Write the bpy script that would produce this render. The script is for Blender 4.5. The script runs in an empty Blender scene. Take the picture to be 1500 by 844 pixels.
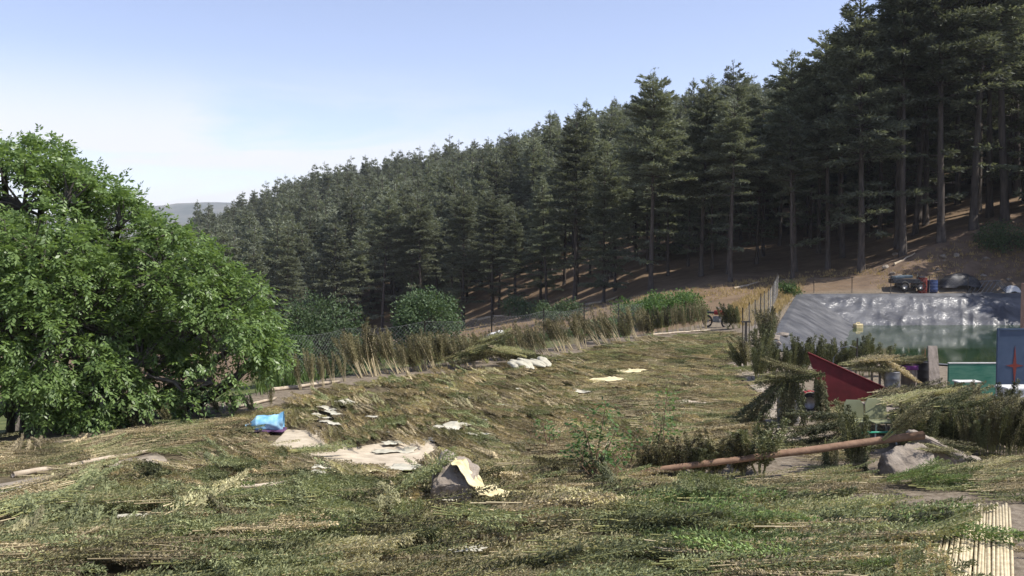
import bpy, bmesh, math, random
import numpy as np
from mathutils import Vector, Matrix, noise, Euler

sc = bpy.context.scene
C = sc.collection
R = math.radians
rng = np.random.default_rng(7)
random.seed(7)

# ------------------------------------------------------------------ camera
EYE = Vector((0, 0, 4.0))
F = 1300.0                     # focal length in pixels of a 1500 px wide frame
PITCH = math.atan(52 / F)
cam = bpy.data.cameras.new('camera')
cam.sensor_width = 36
cam.lens = 36 * F / 1500
cam.clip_start = 0.1
cam.clip_end = 9000
cam_o = bpy.data.objects.new('camera', cam)
cam_o.location = EYE
cam_o.rotation_euler = (math.pi / 2 - PITCH, 0, 0)
C.objects.link(cam_o)
sc.camera = cam_o

# ------------------------------------------------------------------ world, sun, exposure
SUN_EL, SUN_AZ = R(53), R(102)
world = bpy.data.worlds.new('World')
sc.world = world
world.use_nodes = True
wt = world.node_tree
wt.nodes.clear()
W = wt.nodes.new
sky = W('ShaderNodeTexSky')
sky.sky_type = 'NISHITA'
sky.sun_disc = False
sky.sun_elevation = SUN_EL
sky.sun_rotation = SUN_AZ
sky.altitude = 1300
sky.air_density = 1.0
sky.dust_density = 1.0
sky.ozone_density = 2.6
bg = W('ShaderNodeBackground')
bg.inputs['Strength'].default_value = 0.130
out = W('ShaderNodeOutputWorld')
tc = W('ShaderNodeTexCoord')
mp = W('ShaderNodeMapping')
mp.inputs['Scale'].default_value = (1.6, 1.0, 9.0)
mp.inputs['Rotation'].default_value = (0, R(4), R(20))
nz = W('ShaderNodeTexNoise')
nz.inputs['Scale'].default_value = 2.6
nz.inputs['Detail'].default_value = 7
nz.inputs['Roughness'].default_value = 0.55
nz.inputs['Distortion'].default_value = 0.6
rmp = W('ShaderNodeValToRGB')
rmp.color_ramp.elements[0].position = 0.34
rmp.color_ramp.elements[1].position = 0.55
sep = W('ShaderNodeSeparateXYZ')
band = W('ShaderNodeMapRange')           # thin cloud only low over the ridge
band.interpolation_type = 'SMOOTHSTEP'
band.inputs['From Min'].default_value = 0.215
band.inputs['From Max'].default_value = 0.10
mul = W('ShaderNodeMath'); mul.operation = 'MULTIPLY'
mul2 = W('ShaderNodeMath'); mul2.operation = 'MULTIPLY'; mul2.inputs[1].default_value = 0.85
mixc = W('ShaderNodeMix'); mixc.data_type = 'RGBA'
tint = W('ShaderNodeMix'); tint.data_type = 'RGBA'; tint.blend_type = 'MULTIPLY'
tint.inputs['Factor'].default_value = 1.0
tint.inputs['B'].default_value = (1.10, 0.995, 1.03, 1)
mixc.inputs['B'].default_value = (4.9, 4.85, 4.95, 1)
L = wt.links.new
L(tc.outputs['Generated'], mp.inputs['Vector'])
L(mp.outputs['Vector'], nz.inputs['Vector'])
L(nz.outputs['Fac'], rmp.inputs['Fac'])
L(tc.outputs['Generated'], sep.inputs['Vector'])
L(sep.outputs['Z'], band.inputs['Value'])
side = W('ShaderNodeMapRange'); side.interpolation_type = 'SMOOTHSTEP'   # the bank of cloud lies to the west
side.inputs['From Min'].default_value = 0.15; side.inputs['From Max'].default_value = -0.30
side.inputs['To Min'].default_value = 0.25
L(sep.outputs['X'], side.inputs['Value'])
mul3 = W('ShaderNodeMath'); mul3.operation = 'MULTIPLY'
L(rmp.outputs['Color'], mul3.inputs[0]); L(side.outputs['Result'], mul3.inputs[1])
L(mul3.outputs[0], mul.inputs[0])
L(band.outputs['Result'], mul.inputs[1])
L(mul.outputs[0], mul2.inputs[0])
desat = W('ShaderNodeHueSaturation'); desat.inputs['Saturation'].default_value = 0.85
L(sky.outputs['Color'], desat.inputs['Color'])
L(desat.outputs['Color'], tint.inputs['A'])
L(tint.outputs['Result'], mixc.inputs['A'])
L(mul2.outputs[0], mixc.inputs['Factor'])
L(mixc.outputs['Result'], bg.inputs['Color'])
L(bg.outputs['Background'], out.inputs['Surface'])

sun = bpy.data.lights.new('sun', 'SUN')
sun.energy = 4.5
sun.angle = R(0.5)
sun.color = (1.0, 0.95, 0.87)
sun_o = bpy.data.objects.new('sun', sun)
sdir = Vector((math.sin(SUN_AZ) * math.cos(SUN_EL), math.cos(SUN_AZ) * math.cos(SUN_EL), math.sin(SUN_EL)))
sun_o.rotation_euler = sdir.to_track_quat('Z', 'Y').to_euler()
sun_o.location = (60, 40, 90)
C.objects.link(sun_o)

sc.view_settings.view_transform = 'Standard'
sc.view_settings.look = 'None'
sc.view_settings.gamma = 1
sc.view_settings.exposure = 0.68
sc.render.engine = 'CYCLES'
sc.cycles.use_denoising = True
sc.cycles.max_bounces = 5
sc.cycles.diffuse_bounces = 3
sc.cycles.glossy_bounces = 3
sc.cycles.transmission_bounces = 3
sc.cycles.volume_bounces = 0
sc.cycles.transparent_max_bounces = 6
sc.cycles.sample_clamp_indirect = 6

# ------------------------------------------------------------------ picture <-> place
ct, st = math.cos(PITCH), math.sin(PITCH)


def ray(px, py):
    dx, dy = (px - 750) / F, (422 - py) / F
    return Vector((dx, ct + dy * st, -st + dy * ct))


def at(px, py, Y):
    d = ray(px, py)
    return EYE + d * (Y / d.y)


def G(px, py, z=0.0):
    d = ray(px, py)
    return EYE + d * ((z - EYE.z) / d.z)


def proj(x, y, z):
    vy, vz = y, z - EYE.z
    f = vy * ct - vz * st
    u = vy * st + vz * ct
    return 750 + F * x / f, 422 - F * u / f


def sstep(a, b, x):
    t = np.clip((x - a) / (b - a), 0, 1)
    return t * t * (3 - 2 * t)


# ------------------------------------------------------------------ terrain
def cols(d):
    ks = sorted(d)
    return [(k - 750) / F for k in ks], [d[k] for k in ks]


_De = cols({-600: 17, 0: 18.6, 330: 23.5, 440: 27, 640: 31.6, 780: 36, 960: 44, 1050: 49, 1110: 56, 1180: 67, 1300: 69.0, 1500: 69.0, 1900: 69})
_ze = cols({-600: 0, 900: 0, 1050: 0.05, 1180: 0.8, 1900: 0.9})
_Db = cols({-600: 150, 200: 150, 450: 140, 600: 125, 750: 106, 945: 82, 1050: 76, 1170: 76, 1260: 75, 1300: 74.5, 1370: 76, 1500: 78, 1700: 82, 1900: 85})
_zb = cols({-600: -16, 200: -14, 450: -11, 600: -8, 750: -4.7, 945: -1.0, 1050: 0.0, 1170: 1.2, 1260: 1.9, 1300: 2.7, 1370: 4.7, 1500: 7.0, 1700: 12, 1900: 15})
_Dr = cols({-600: 330, 300: 340, 1100: 350, 1900: 300})
_zr = cols({-600: -14, 100: -12, 200: -9, 300: 1.0, 450: 17.5, 700: 28.5, 860: 41.5, 1110: 52, 1300: 62, 1500: 75, 1900: 85})
POND = [(10.6, 36.0), (21.6, 66.2), (43.0, 66.9), (29.5, 19.5)]      # rim, clockwise from the near left corner
POND_Z = [0.04, 0.86, 0.9, -0.15]
WATER_Z = -1.15


def pond_d(x, y):
    """distance inside the pond rim, negative outside (convex polygon)"""
    d = None
    n = len(POND)
    for i in range(n):
        (x0, y0), (x1, y1) = POND[i], POND[(i + 1) % n]
        ex, ey = x1 - x0, y1 - y0
        ln = math.hypot(ex, ey)
        v = ((x - x0) * ey - (y - y0) * ex) / ln
        d = v if d is None else np.minimum(d, v)
    return d


def rim_z(x, y):
    t = np.clip((y - 36) / 30.0, -0.5, 1.05)
    return 0.04 + 0.82 * np.maximum(t, 0) + 0.3 * np.minimum(t, 0)


def liner_z(x, y):
    d = pond_d(x, y)
    return rim_z(x, y) - np.clip(d, 0, 4.5) * 0.56


def plat_mask(x, y):
    a = x / np.maximum(y, 4)
    edge = 0.553 * np.maximum(y, 4)                      # right hand edge of the cane platform
    m = 1 - sstep(0.0, 0.10, x - edge)
    sharp = 1 - sstep(10.75, 10.9, y)
    soft = 1 - sstep(9.0, 17.5, y)
    w = sstep(0.02, 0.22, a)
    return m * (soft * (1 - w) + sharp * w)


def vnoise(x, y, s, seed=0.0):
    """cheap smooth value noise for arrays"""
    x = np.asarray(x, float) / s + 31.7 * seed
    y = np.asarray(y, float) / s - 17.3 * seed
    xi, yi = np.floor(x), np.floor(y)
    fx, fy = x - xi, y - yi
    fx = fx * fx * (3 - 2 * fx); fy = fy * fy * (3 - 2 * fy)

    def h(i, j):
        v = np.sin(i * 127.1 + j * 311.7 + seed * 13.1) * 43758.5453
        return v - np.floor(v)
    return (h(xi, yi) * (1 - fx) + h(xi + 1, yi) * fx) * (1 - fy) + (h(xi, yi + 1) * (1 - fx) + h(xi + 1, yi + 1) * fx) * fy - 0.5


def H(x, y, hole=True):
    x = np.asarray(x, float); y = np.asarray(y, float)
    D = np.maximum(y, 8.0)
    a = x / D
    de, ze = np.interp(a, *_De), np.interp(a, *_ze)
    db, zb = np.interp(a, *_Db), np.interp(a, *_zb)
    dr, zr = np.interp(a, *_Dr), np.interp(a, *_zr)
    z = np.zeros_like(D)
    t1 = np.clip((D - de) / (db - de), 0, 1)
    drop = np.clip(-zb, 0, 3) * 0.3
    z = ze * np.clip((D - 0.5 * de) / (0.5 * de), 0, 1) * (D < de) + (D >= de) * (ze + (zb - ze) * t1 - drop * sstep(0, 0.1, t1) * (1 - t1))
    t2 = np.clip((D - db) / (dr - db), 0, 1)
    z = np.where(D > db, zb + (zr - zb) * (0.75 * t2 + 0.25 * t2 * t2), z)
    t3 = np.clip((D - dr) / 700, 0, 1)
    z = np.where(D > dr, zr - (zr + 60) * sstep(0, 1, t3), z)
    far = sstep(0, 40, D - de)
    z = z + far * (vnoise(x, y, 28, 1) * 3.0 + vnoise(x, y, 9, 2) * 0.9) * np.clip(t1, 0, 1) * sstep(0, 30, D - de)
    near = 1 - sstep(-1, 3, D - de)
    z = z + near * (vnoise(x, y, 2.2, 3) * 0.10 + vnoise(x, y, 0.6, 4) * 0.04) * (1 - 0.85 * plat_mask(x, y))
    bankw = sstep(0.38, 0.44, a) * sstep(0, 2, D - de) * (1 - sstep(0, 6, D - db))
    z = z + bankw * (vnoise(x + 0.5 * y, y * 0.15, 1.3, 11) * 0.55 + vnoise(x, y, 0.5, 12) * 0.15)
    z = z + 0.95 * plat_mask(x, y) * near
    if hole:
        d = pond_d(x, y)
        z = np.where(d > 0, np.minimum(z, liner_z(x, y) - 0.35), z)
        z = np.where((d > -2.5) & (d <= 0), np.minimum(z, rim_z(x, y) - 0.03) * np.clip(1 + d / 2.5, 0, 1) + z * (1 - np.clip(1 + d / 2.5, 0, 1)), z)
    return z


def Hz(x, y, hole=True):
    return float(H(np.array([x]), np.array([y]), hole)[0])


_S = 6.0 * 1.02 ** np.arange(235)


def gnd(px, py, lift=0.0):
    """point of the ground seen at a pixel"""
    d = np.array(ray(px, py)); e = np.array(EYE)
    lo, hi = None, None
    s = _S
    for _ in range(3):
        p = e[None] + d[None] * s[:, None]
        h = p[:, 2] - H(p[:, 0], p[:, 1]) - lift
        k = int(np.argmax(h < 0)) if (h < 0).any() else len(s) - 1
        s = np.linspace(s[max(k - 1, 0)], s[k], 14)
    return EYE + Vector(d) * float(s[7])


# ------------------------------------------------------------------ object helpers
def tag(o, label=None, cat=None, group=None, kind=None):
    if label: o['label'] = label
    if cat: o['category'] = cat
    if group: o['group'] = group
    if kind: o['kind'] = kind
    return o


def thing(name, label, cat, loc=(0, 0, 0), rot=(0, 0, 0), group=None, scale=1.0):
    o = bpy.data.objects.new(name, None)
    C.objects.link(o)
    o.empty_display_size = 0.2
    o.location = loc
    o.rotation_euler = rot
    o.scale = (scale,) * 3 if not hasattr(scale, '__len__') else scale
    return tag(o, label, cat, group)


def link_mesh(name, me, parent=None):
    o = bpy.data.objects.new(name, me)
    C.objects.link(o)
    if parent is not None: o.parent = parent
    return o


def dup(root, loc, rot, label=None, group=None, scale=None):
    r = root.copy(); C.objects.link(r)
    r.location = loc; r.rotation_euler = rot
    if scale is not None: r.scale = (scale,) * 3 if not hasattr(scale, '__len__') else scale
    if label: r['label'] = label
    if group: r['group'] = group
    for ch in list(root.children):
        c = ch.copy(); C.objects.link(c); c.parent = r
        for g in ch.children:
            d = g.copy(); C.objects.link(d); d.parent = c
    return r


class MB:
    """collects geometry (numpy blocks) and builds one mesh"""

    def __init__(self):
        self.v = []; self.q = []; self.m = []; self.sm = []; self.n = 0

    def add(self, verts, faces, mat=0, smooth=False):
        verts = np.asarray(verts, np.float32).reshape(-1, 3)
        self.v.append(verts)
        for f in faces:
            self.q.append(tuple(int(i) + self.n for i in f)); self.m.append(mat); self.sm.append(smooth)
        self.n += len(verts)

    def diamonds(self, base, dirv, side, Ln, Wd, mat=0, mid=0.45):
        """many leaf shaped quads: base, two sides, tip"""
        base = np.asarray(base, np.float32)
        N = len(base)
        if N == 0: return
        dirv = dirv / (np.linalg.norm(dirv, axis=1, keepdims=True) + 1e-9)
        side = side - dirv * np.sum(side * dirv, axis=1, keepdims=True)
        side = side / (np.linalg.norm(side, axis=1, keepdims=True) + 1e-9)
        Ln = np.broadcast_to(np.asarray(Ln, np.float32), (N,))[:, None]
        Wd = np.broadcast_to(np.asarray(Wd, np.float32), (N,))[:, None]
        p = np.empty((N, 4, 3), np.float32)
        p[:, 0] = base
        p[:, 1] = base + dirv * Ln * mid + side * Wd * 0.5
        p[:, 2] = base + dirv * Ln
        p[:, 3] = base + dirv * Ln * mid - side * Wd * 0.5
        self.v.append(p.reshape(-1, 3))
        idx = (np.arange(N * 4).reshape(N, 4) + self.n)
        self.q.append(idx); self.m.append(np.full(N, mat)); self.sm.append(np.zeros(N, bool))
        self.n += N * 4

    def tube(self, pts, rad, sides=6, mat=0, smooth=True, cap=True):
        pts = [Vector(p) for p in pts]
        n = len(pts)
        if not hasattr(rad, '__len__'): rad = [rad] * n
        vs = []
        ref = Vector((0, 0, 1))
        for i, p in enumerate(pts):
            t = (pts[min(i + 1, n - 1)] - pts[max(i - 1, 0)])
            if t.length < 1e-9: t = Vector((0, 0, 1))
            t.normalize()
            r0 = ref if abs(t.dot(ref)) < 0.95 else Vector((1, 0, 0))
            b1 = t.cross(r0).normalized(); b2 = t.cross(b1)
            for k in range(sides):
                an = 2 * math.pi * k / sides
                vs.append(p + (b1 * math.cos(an) + b2 * math.sin(an)) * rad[i])
        fs = []
        for i in range(n - 1):
            for k in range(sides):
                k2 = (k + 1) % sides
                fs.append((i * sides + k, i * sides + k2, (i + 1) * sides + k2, (i + 1) * sides + k))
        if cap:
            fs.append(tuple(range(sides)))
            fs.append(tuple((n - 1) * sides + k for k in reversed(range(sides))))
        self.add([tuple(v) for v in vs], fs, mat, smooth)

    def box(self, c, s, rot=None, mat=0):
        c = Vector(c)
        M = rot if rot is not None else Matrix.Identity(3)
        vs = []
        for x in (-.5, .5):
            for y in (-.5, .5):
                for z in (-.5, .5):
                    vs.append(tuple(c + M @ Vector((x * s[0], y * s[1], z * s[2]))))
        self.add(vs, [(0, 1, 3, 2), (4, 6, 7, 5), (0, 4, 5, 1), (2, 3, 7, 6), (0, 2, 6, 4), (1, 5, 7, 3)], mat)

    def mesh(self, name, mats):
        me = bpy.data.meshes.new(name)
        V = np.concatenate(self.v) if self.v else np.zeros((0, 3), np.float32)
        loops, starts, totals, mi, sm = [], [], [], [], []
        k = 0
        for q, m, s in zip(self.q, self.m, self.sm):
            if isinstance(q, np.ndarray):
                loops.append(q.reshape(-1)); n = len(q)
                starts.append(k + np.arange(n) * 4); totals.append(np.full(n, 4)); mi.append(m); sm.append(s); k += n * 4
            else:
                loops.append(np.array(q)); starts.append([k]); totals.append([len(q)]); mi.append([m]); sm.append([s]); k += len(q)
        loops = np.concatenate(loops).astype(np.int32); starts = np.concatenate(starts).astype(np.int32)
        totals = np.concatenate(totals).astype(np.int32)
        me.vertices.add(len(V)); me.vertices.foreach_set('co', V.reshape(-1))
        me.loops.add(len(loops)); me.loops.foreach_set('vertex_index', loops)
        me.polygons.add(len(starts)); me.polygons.foreach_set('loop_start', starts); me.polygons.foreach_set('loop_total', totals)
        me.polygons.foreach_set('material_index', np.concatenate(mi).astype(np.int32))
        me.polygons.foreach_set('use_smooth', np.concatenate(sm).astype(bool))
        for m in (mats if isinstance(mats, (list, tuple)) else [mats]): me.materials.append(m)
        me.update(calc_edges=True)
        me.validate()
        return me

    def build(self, name, mats, parent=None):
        return link_mesh(name, self.mesh(name, mats), parent)


def bevel(o, w=0.01, seg=2):
    bm = bmesh.new(); bm.from_mesh(o.data)
    bmesh.ops.remove_doubles(bm, verts=bm.verts, dist=1e-5)
    bmesh.ops.bevel(bm, geom=list(bm.edges), offset=w, segments=seg, affect='EDGES', profile=0.6)
    bm.to_mesh(o.data); bm.free()
    return o


def grid_mesh(f, nu, nv, name, mat, parent=None, thick=0.0, smooth=True):
    """f(u,v) -> point, over a unit square; optional thickness"""
    vs, fs = [], []
    for j in range(nv + 1):
        for i in range(nu + 1):
            vs.append(tuple(f(i / nu, j / nv)))
    for j in range(nv):
        for i in range(nu):
            a = j * (nu + 1) + i
            fs.append((a, a + 1, a + nu + 2, a + nu + 1))
    m = MB(); m.add(vs, fs, 0, smooth)
    o = m.build(name, mat, parent)
    if thick:
        md = o.modifiers.new('thickness', 'SOLIDIFY'); md.thickness = thick; md.offset = 0
    return o


# ------------------------------------------------------------------ materials
def mat_new(name):
    m = bpy.data.materials.new(name); m.use_nodes = True
    t = m.node_tree; t.nodes.clear()
    return m, t, t.nodes.new, t.links.new


def leaf_mat(name, ca, cb, trans=0.25, rough=0.6, spec=0.25, patch=None, patch_scale=0.4, obj_var=0.35, tcol=1.3):
    """ca..cb between leaves (islands); whole objects drift in value; optional third colour in patches"""
    m, t, N, Lk = mat_new(name)
    geo = N('ShaderNodeNewGeometry'); oi = N('ShaderNodeObjectInfo')
    mx = N('ShaderNodeMix'); mx.data_type = 'RGBA'
    mx.inputs['A'].default_value = (*ca, 1); mx.inputs['B'].default_value = (*cb, 1)
    Lk(geo.outputs['Random Per Island'], mx.inputs['Factor'])
    col = mx.outputs['Result']
    if patch:
        nz = N('ShaderNodeTexNoise'); nz.inputs['Scale'].default_value = patch_scale; nz.inputs['Detail'].default_value = 3
        Lk(geo.outputs['Position'], nz.inputs['Vector'])
        mr = N('ShaderNodeMapRange'); mr.inputs['From Min'].default_value = 0.45; mr.inputs['From Max'].default_value = 0.62
        Lk(nz.outputs['Fac'], mr.inputs['Value'])
        m2 = N('ShaderNodeMix'); m2.data_type = 'RGBA'; m2.inputs['B'].default_value = (*patch, 1)
        Lk(mr.outputs['Result'], m2.inputs['Factor']); Lk(col, m2.inputs['A'])
        col = m2.outputs['Result']
    ta = N('ShaderNodeAttribute'); ta.attribute_name = 'tone'
    hv = N('ShaderNodeHueSaturation')
    mv = N('ShaderNodeMapRange'); mv.inputs['To Min'].default_value = 1 - obj_var; mv.inputs['To Max'].default_value = 1 + obj_var
    Lk(oi.outputs['Random'], mv.inputs['Value']); ad = N('ShaderNodeMath'); ad.operation = 'ADD'; Lk(mv.outputs['Result'], ad.inputs[0]); Lk(ta.outputs['Fac'], ad.inputs[1]); Lk(ad.outputs[0], hv.inputs['Value']); Lk(col, hv.inputs['Color'])
    pb = N('ShaderNodeBsdfPrincipled'); pb.inputs['Roughness'].default_value = rough
    pb.inputs['Specular IOR Level'].default_value = spec
    tr = N('ShaderNodeBsdfTranslucent')
    tm = N('ShaderNodeMix'); tm.data_type = 'RGBA'; tm.blend_type = 'MULTIPLY'; tm.inputs['Factor'].default_value = 1
    tm.inputs['B'].default_value = (tcol, tcol, tcol * 0.6, 1)
    Lk(hv.outputs['Color'], tm.inputs['A'])
    Lk(hv.outputs['Color'], pb.inputs['Base Color']); Lk(tm.outputs['Result'], tr.inputs['Color'])
    ms = N('ShaderNodeMixShader'); ms.inputs['Fac'].default_value = trans
    Lk(pb.outputs[0], ms.inputs[1]); Lk(tr.outputs[0], ms.inputs[2])
    o = N('ShaderNodeOutputMaterial'); Lk(ms.outputs[0], o.inputs['Surface'])
    return m


def noise_mat(name, ca, cb, scale=3, rough=0.8, bump=0.3, bscale=None, spec=0.3, metallic=0.0, detail=6, stretch=None, cc=None, coord='Object', lo=0.35, hi=0.65, bdist=0.02):
    m, t, N, Lk = mat_new(name)
    tcn = N('ShaderNodeTexCoord')
    src = tcn.outputs[coord]
    if stretch:
        mpn = N('ShaderNodeMapping'); mpn.inputs['Scale'].default_value = stretch
        Lk(src, mpn.inputs['Vector']); src = mpn.outputs['Vector']
    nz = N('ShaderNodeTexNoise'); nz.inputs['Scale'].default_value = scale; nz.inputs['Detail'].default_value = detail
    nz.inputs['Roughness'].default_value = 0.6
    Lk(src, nz.inputs['Vector'])
    rp = N('ShaderNodeValToRGB'); e = rp.color_ramp.elements
    e[0].position = lo; e[1].position = hi; e[0].color = (*ca, 1); e[1].color = (*cb, 1)
    if cc:
        k = e.new(min(0.95, hi + 0.12)); k.color = (*cc, 1)
    Lk(nz.outputs['Fac'], rp.inputs['Fac'])
    pb = N('ShaderNodeBsdfPrincipled')
    pb.inputs['Roughness'].default_value = rough; pb.inputs['Specular IOR Level'].default_value = spec
    pb.inputs['Metallic'].default_value = metallic
    Lk(rp.outputs['Color'], pb.inputs['Base Color'])
    if bump:
        n2 = N('ShaderNodeTexNoise'); n2.inputs['Scale'].default_value = bscale or scale * 3; n2.inputs['Detail'].default_value = 5
        Lk(src, n2.inputs['Vector'])
        b = N('ShaderNodeBump'); b.inputs['Strength'].default_value = bump; b.inputs['Distance'].default_value = bdist
        Lk(n2.outputs['Fac'], b.inputs['Height']); Lk(b.outputs['Normal'], pb.inputs['Normal'])
    o = N('ShaderNodeOutputMaterial'); Lk(pb.outputs[0], o.inputs['Surface'])
    return m


M = {}
M['cedar'] = leaf_mat('cedar_needles', (0.088, 0.104, 0.072), (0.205, 0.222, 0.160), trans=0.3, obj_var=0.3)
M['bark'] = noise_mat('cedar_bark', (0.042, 0.034, 0.029), (0.10, 0.083, 0.070), scale=2.5, stretch=(2, 2, 0.35), rough=0.95, bump=0.6, bscale=9, bdist=0.05)
M['walnut'] = leaf_mat('walnut_leaves', (0.095, 0.155, 0.045), (0.195, 0.280, 0.092), trans=0.40, rough=0.42, spec=0.5, obj_var=0.0)
M['walnut_bark'] = noise_mat('walnut_bark', (0.06, 0.052, 0.045), (0.13, 0.115, 0.10), scale=4, stretch=(1, 1, 0.3), bump=0.6)
M['bush'] = leaf_mat('bush_leaves', (0.045, 0.075, 0.034), (0.095, 0.135, 0.062), trans=0.25, obj_var=0.2)
M['weed'] = leaf_mat('weed_leaves', (0.055, 0.105, 0.030), (0.10, 0.16, 0.05), trans=0.3, obj_var=0.2)
M['sapling'] = leaf_mat('sapling_leaves', (0.06, 0.12, 0.04), (0.13, 0.21, 0.07), trans=0.35, obj_var=0.1)
M['grass'] = leaf_mat('green_grass', (0.07, 0.12, 0.03), (0.14, 0.20, 0.06), trans=0.3, obj_var=0.0)
M['dry_grass'] = leaf_mat('dry_grass', (0.30, 0.22, 0.10), (0.45, 0.34, 0.17), trans=0.3, obj_var=0.0)
M['dry_tops'] = leaf_mat('drying_tops', (0.245, 0.225, 0.125), (0.480, 0.435, 0.255), trans=0.25, patch=(0.265, 0.265, 0.135), patch_scale=0.35, obj_var=0.45)
M['brown_tops'] = leaf_mat('brown_tops', (0.205, 0.170, 0.108), (0.440, 0.365, 0.225), trans=0.22, obj_var=0.45)
M['sheaf_tops'] = leaf_mat('sheaf_tops', (0.090, 0.083, 0.040), (0.215, 0.192, 0.098), trans=0.06, obj_var=0.42)
M['dark_tops'] = leaf_mat('dark_tops', (0.065, 0.075, 0.036), (0.165, 0.170, 0.085), trans=0.18, obj_var=0.3)
M['green_tops'] = leaf_mat('green_tops', (0.130, 0.150, 0.074), (0.29, 0.305, 0.155), trans=0.22, obj_var=0.42)
M['fresh_tops'] = leaf_mat('fresh_tops', (0.125, 0.180, 0.062), (0.25, 0.33, 0.12), trans=0.25, obj_var=0.2)
M['stalk'] = leaf_mat('straw_stalks', (0.27, 0.215, 0.12), (0.50, 0.42, 0.26), trans=0.0, obj_var=0.2)
M['green_stalk'] = leaf_mat('green_stalks', (0.16, 0.17, 0.06), (0.32, 0.30, 0.12), trans=0.0, obj_var=0.2)
M['cane'] = noise_mat('peeled_cane', (0.38, 0.31, 0.19), (0.58, 0.50, 0.33), scale=3, stretch=(4, 4, 0.6), rough=0.7, bump=0.15)
M['pole'] = noise_mat('bark_pole', (0.16, 0.095, 0.06), (0.27, 0.17, 0.11), scale=5, stretch=(1, 1, 1), rough=0.85, bump=0.4)
M['log'] = noise_mat('grey_log', (0.30, 0.24, 0.17), (0.46, 0.39, 0.30), scale=5, rough=0.85, bump=0.4)
M['rock'] = noise_mat('rock', (0.16, 0.132, 0.105), (0.34, 0.292, 0.24), scale=1.6, rough=0.9, bump=0.7, bscale=6, cc=(0.46, 0.42, 0.37), bdist=0.10)
M['sheet'] = noise_mat('pale_sheet', (0.36, 0.335, 0.25), (0.52, 0.49, 0.39), scale=1.8, rough=0.55, bump=0.25, bscale=6)
M['cream'] = noise_mat('cream_sack', (0.50, 0.42, 0.22), (0.66, 0.58, 0.36), scale=2.5, rough=0.7, bump=0.3, bscale=25)
M['blue_bag'] = noise_mat('blue_plastic', (0.14, 0.38, 0.62), (0.42, 0.66, 0.78), scale=3.0, rough=0.35, bump=0.35, bscale=7, spec=0.5)
M['purple'] = noise_mat('purple_cloth', (0.05, 0.03, 0.065), (0.10, 0.045, 0.11), scale=3, rough=0.8)
M['wire'] = noise_mat('galvanised_wire', (0.12, 0.12, 0.12), (0.22, 0.22, 0.22), scale=4, rough=0.6, bump=0, metallic=0.3)
M['post'] = noise_mat('dark_post', (0.045, 0.04, 0.035), (0.10, 0.085, 0.07), scale=4, rough=0.8)
M['red'] = noise_mat('red_paint', (0.085, 0.010, 0.012), (0.130, 0.015, 0.018), scale=3.5, rough=0.7, bump=0.12, bscale=3, cc=(0.13, 0.045, 0.036))
M['red_plastic'] = noise_mat('red_plastic', (0.22, 0.02, 0.02), (0.30, 0.035, 0.03), scale=3, rough=0.35, bump=0)
M['rubber'] = noise_mat('rubber', (0.018, 0.018, 0.018), (0.045, 0.043, 0.04), scale=8, rough=0.85)
M['steel'] = noise_mat('steel', (0.13, 0.13, 0.135), (0.26, 0.26, 0.265), scale=5, rough=0.45, metallic=0.5, bump=0.1)
M['grey_wood'] = noise_mat('grey_wood', (0.13, 0.11, 0.09), (0.26, 0.22, 0.19), scale=4, stretch=(3, 3, 0.4), rough=0.9, bump=0.5)
M['olive'] = noise_mat('olive_plastic', (0.20, 0.21, 0.12), (0.26, 0.27, 0.16), scale=2, rough=0.5, bump=0.05)
M['green_paint'] = noise_mat('green_paint', (0.035, 0.16, 0.11), (0.10, 0.24, 0.17), scale=3, stretch=(0.6, 0.6, 3), rough=0.55, bump=0.15)
M['blue_paint'] = noise_mat('blue_paint', (0.036, 0.060, 0.105), (0.055, 0.083, 0.135), scale=3, cc=(0.10, 0.12, 0.14), rough=0.5, bump=0.08)
M['orange_red'] = noise_mat('rust_red_paint', (0.13, 0.022, 0.016), (0.18, 0.035, 0.024), scale=4, rough=0.6, bump=0)
M['white'] = noise_mat('worn_white', (0.50, 0.49, 0.46), (0.74, 0.73, 0.70), scale=2.5, rough=0.55, bump=0.1)
M['black'] = noise_mat('black_plastic', (0.015, 0.015, 0.017), (0.04, 0.04, 0.045), scale=3, rough=0.5, bump=0.3)
M['blue_plastic'] = noise_mat('blue_drum', (0.025, 0.045, 0.12), (0.045, 0.07, 0.17), scale=3, rough=0.4, bump=0)
M['truck_blue'] = noise_mat('truck_paint', (0.06, 0.085, 0.10), (0.12, 0.155, 0.18), scale=3, rough=0.4, bump=0)
M['yellow'] = noise_mat('yellow_plastic', (0.40, 0.32, 0.16), (0.5, 0.42, 0.24), scale=4, rough=0.5, bump=0.1)
M['brick'] = noise_mat('brown_plaster', (0.24, 0.15, 0.11), (0.33, 0.22, 0.17), scale=3, rough=0.9)
M['green_pipe'] = noise_mat('green_pipe', (0.03, 0.24, 0.15), (0.06, 0.32, 0.21), scale=3, rough=0.4, bump=0)


def in_poly(x, y, poly):
    c = False; n = len(poly); j = n - 1
    for i in range(n):
        xi, yi = poly[i]; xj, yj = poly[j]
        if (yi > y) != (yj > y) and x < (xj - xi) * (y - yi) / (yj - yi + 1e-12) + xi: c = not c
        j = i
    return c


FIELD = [(-60, 900), (-60, 660), (150, 645), (330, 615), (420, 588), (480, 575), (560, 556), (700, 543), (800, 527), (900, 505), (1000, 494), (1096, 489), (1090, 515), (1064, 535), (1098, 548), (1108, 580),
         (1122, 610), (1128, 640), (1130, 668), (1000, 690), (1020, 712), (1105, 724), (1120, 752), (1200, 746), (1300, 756), (1405, 760), (1466, 764), (1425, 780), (1458, 800), (1410, 818), (1446, 838), (1450, 900)]


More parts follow.
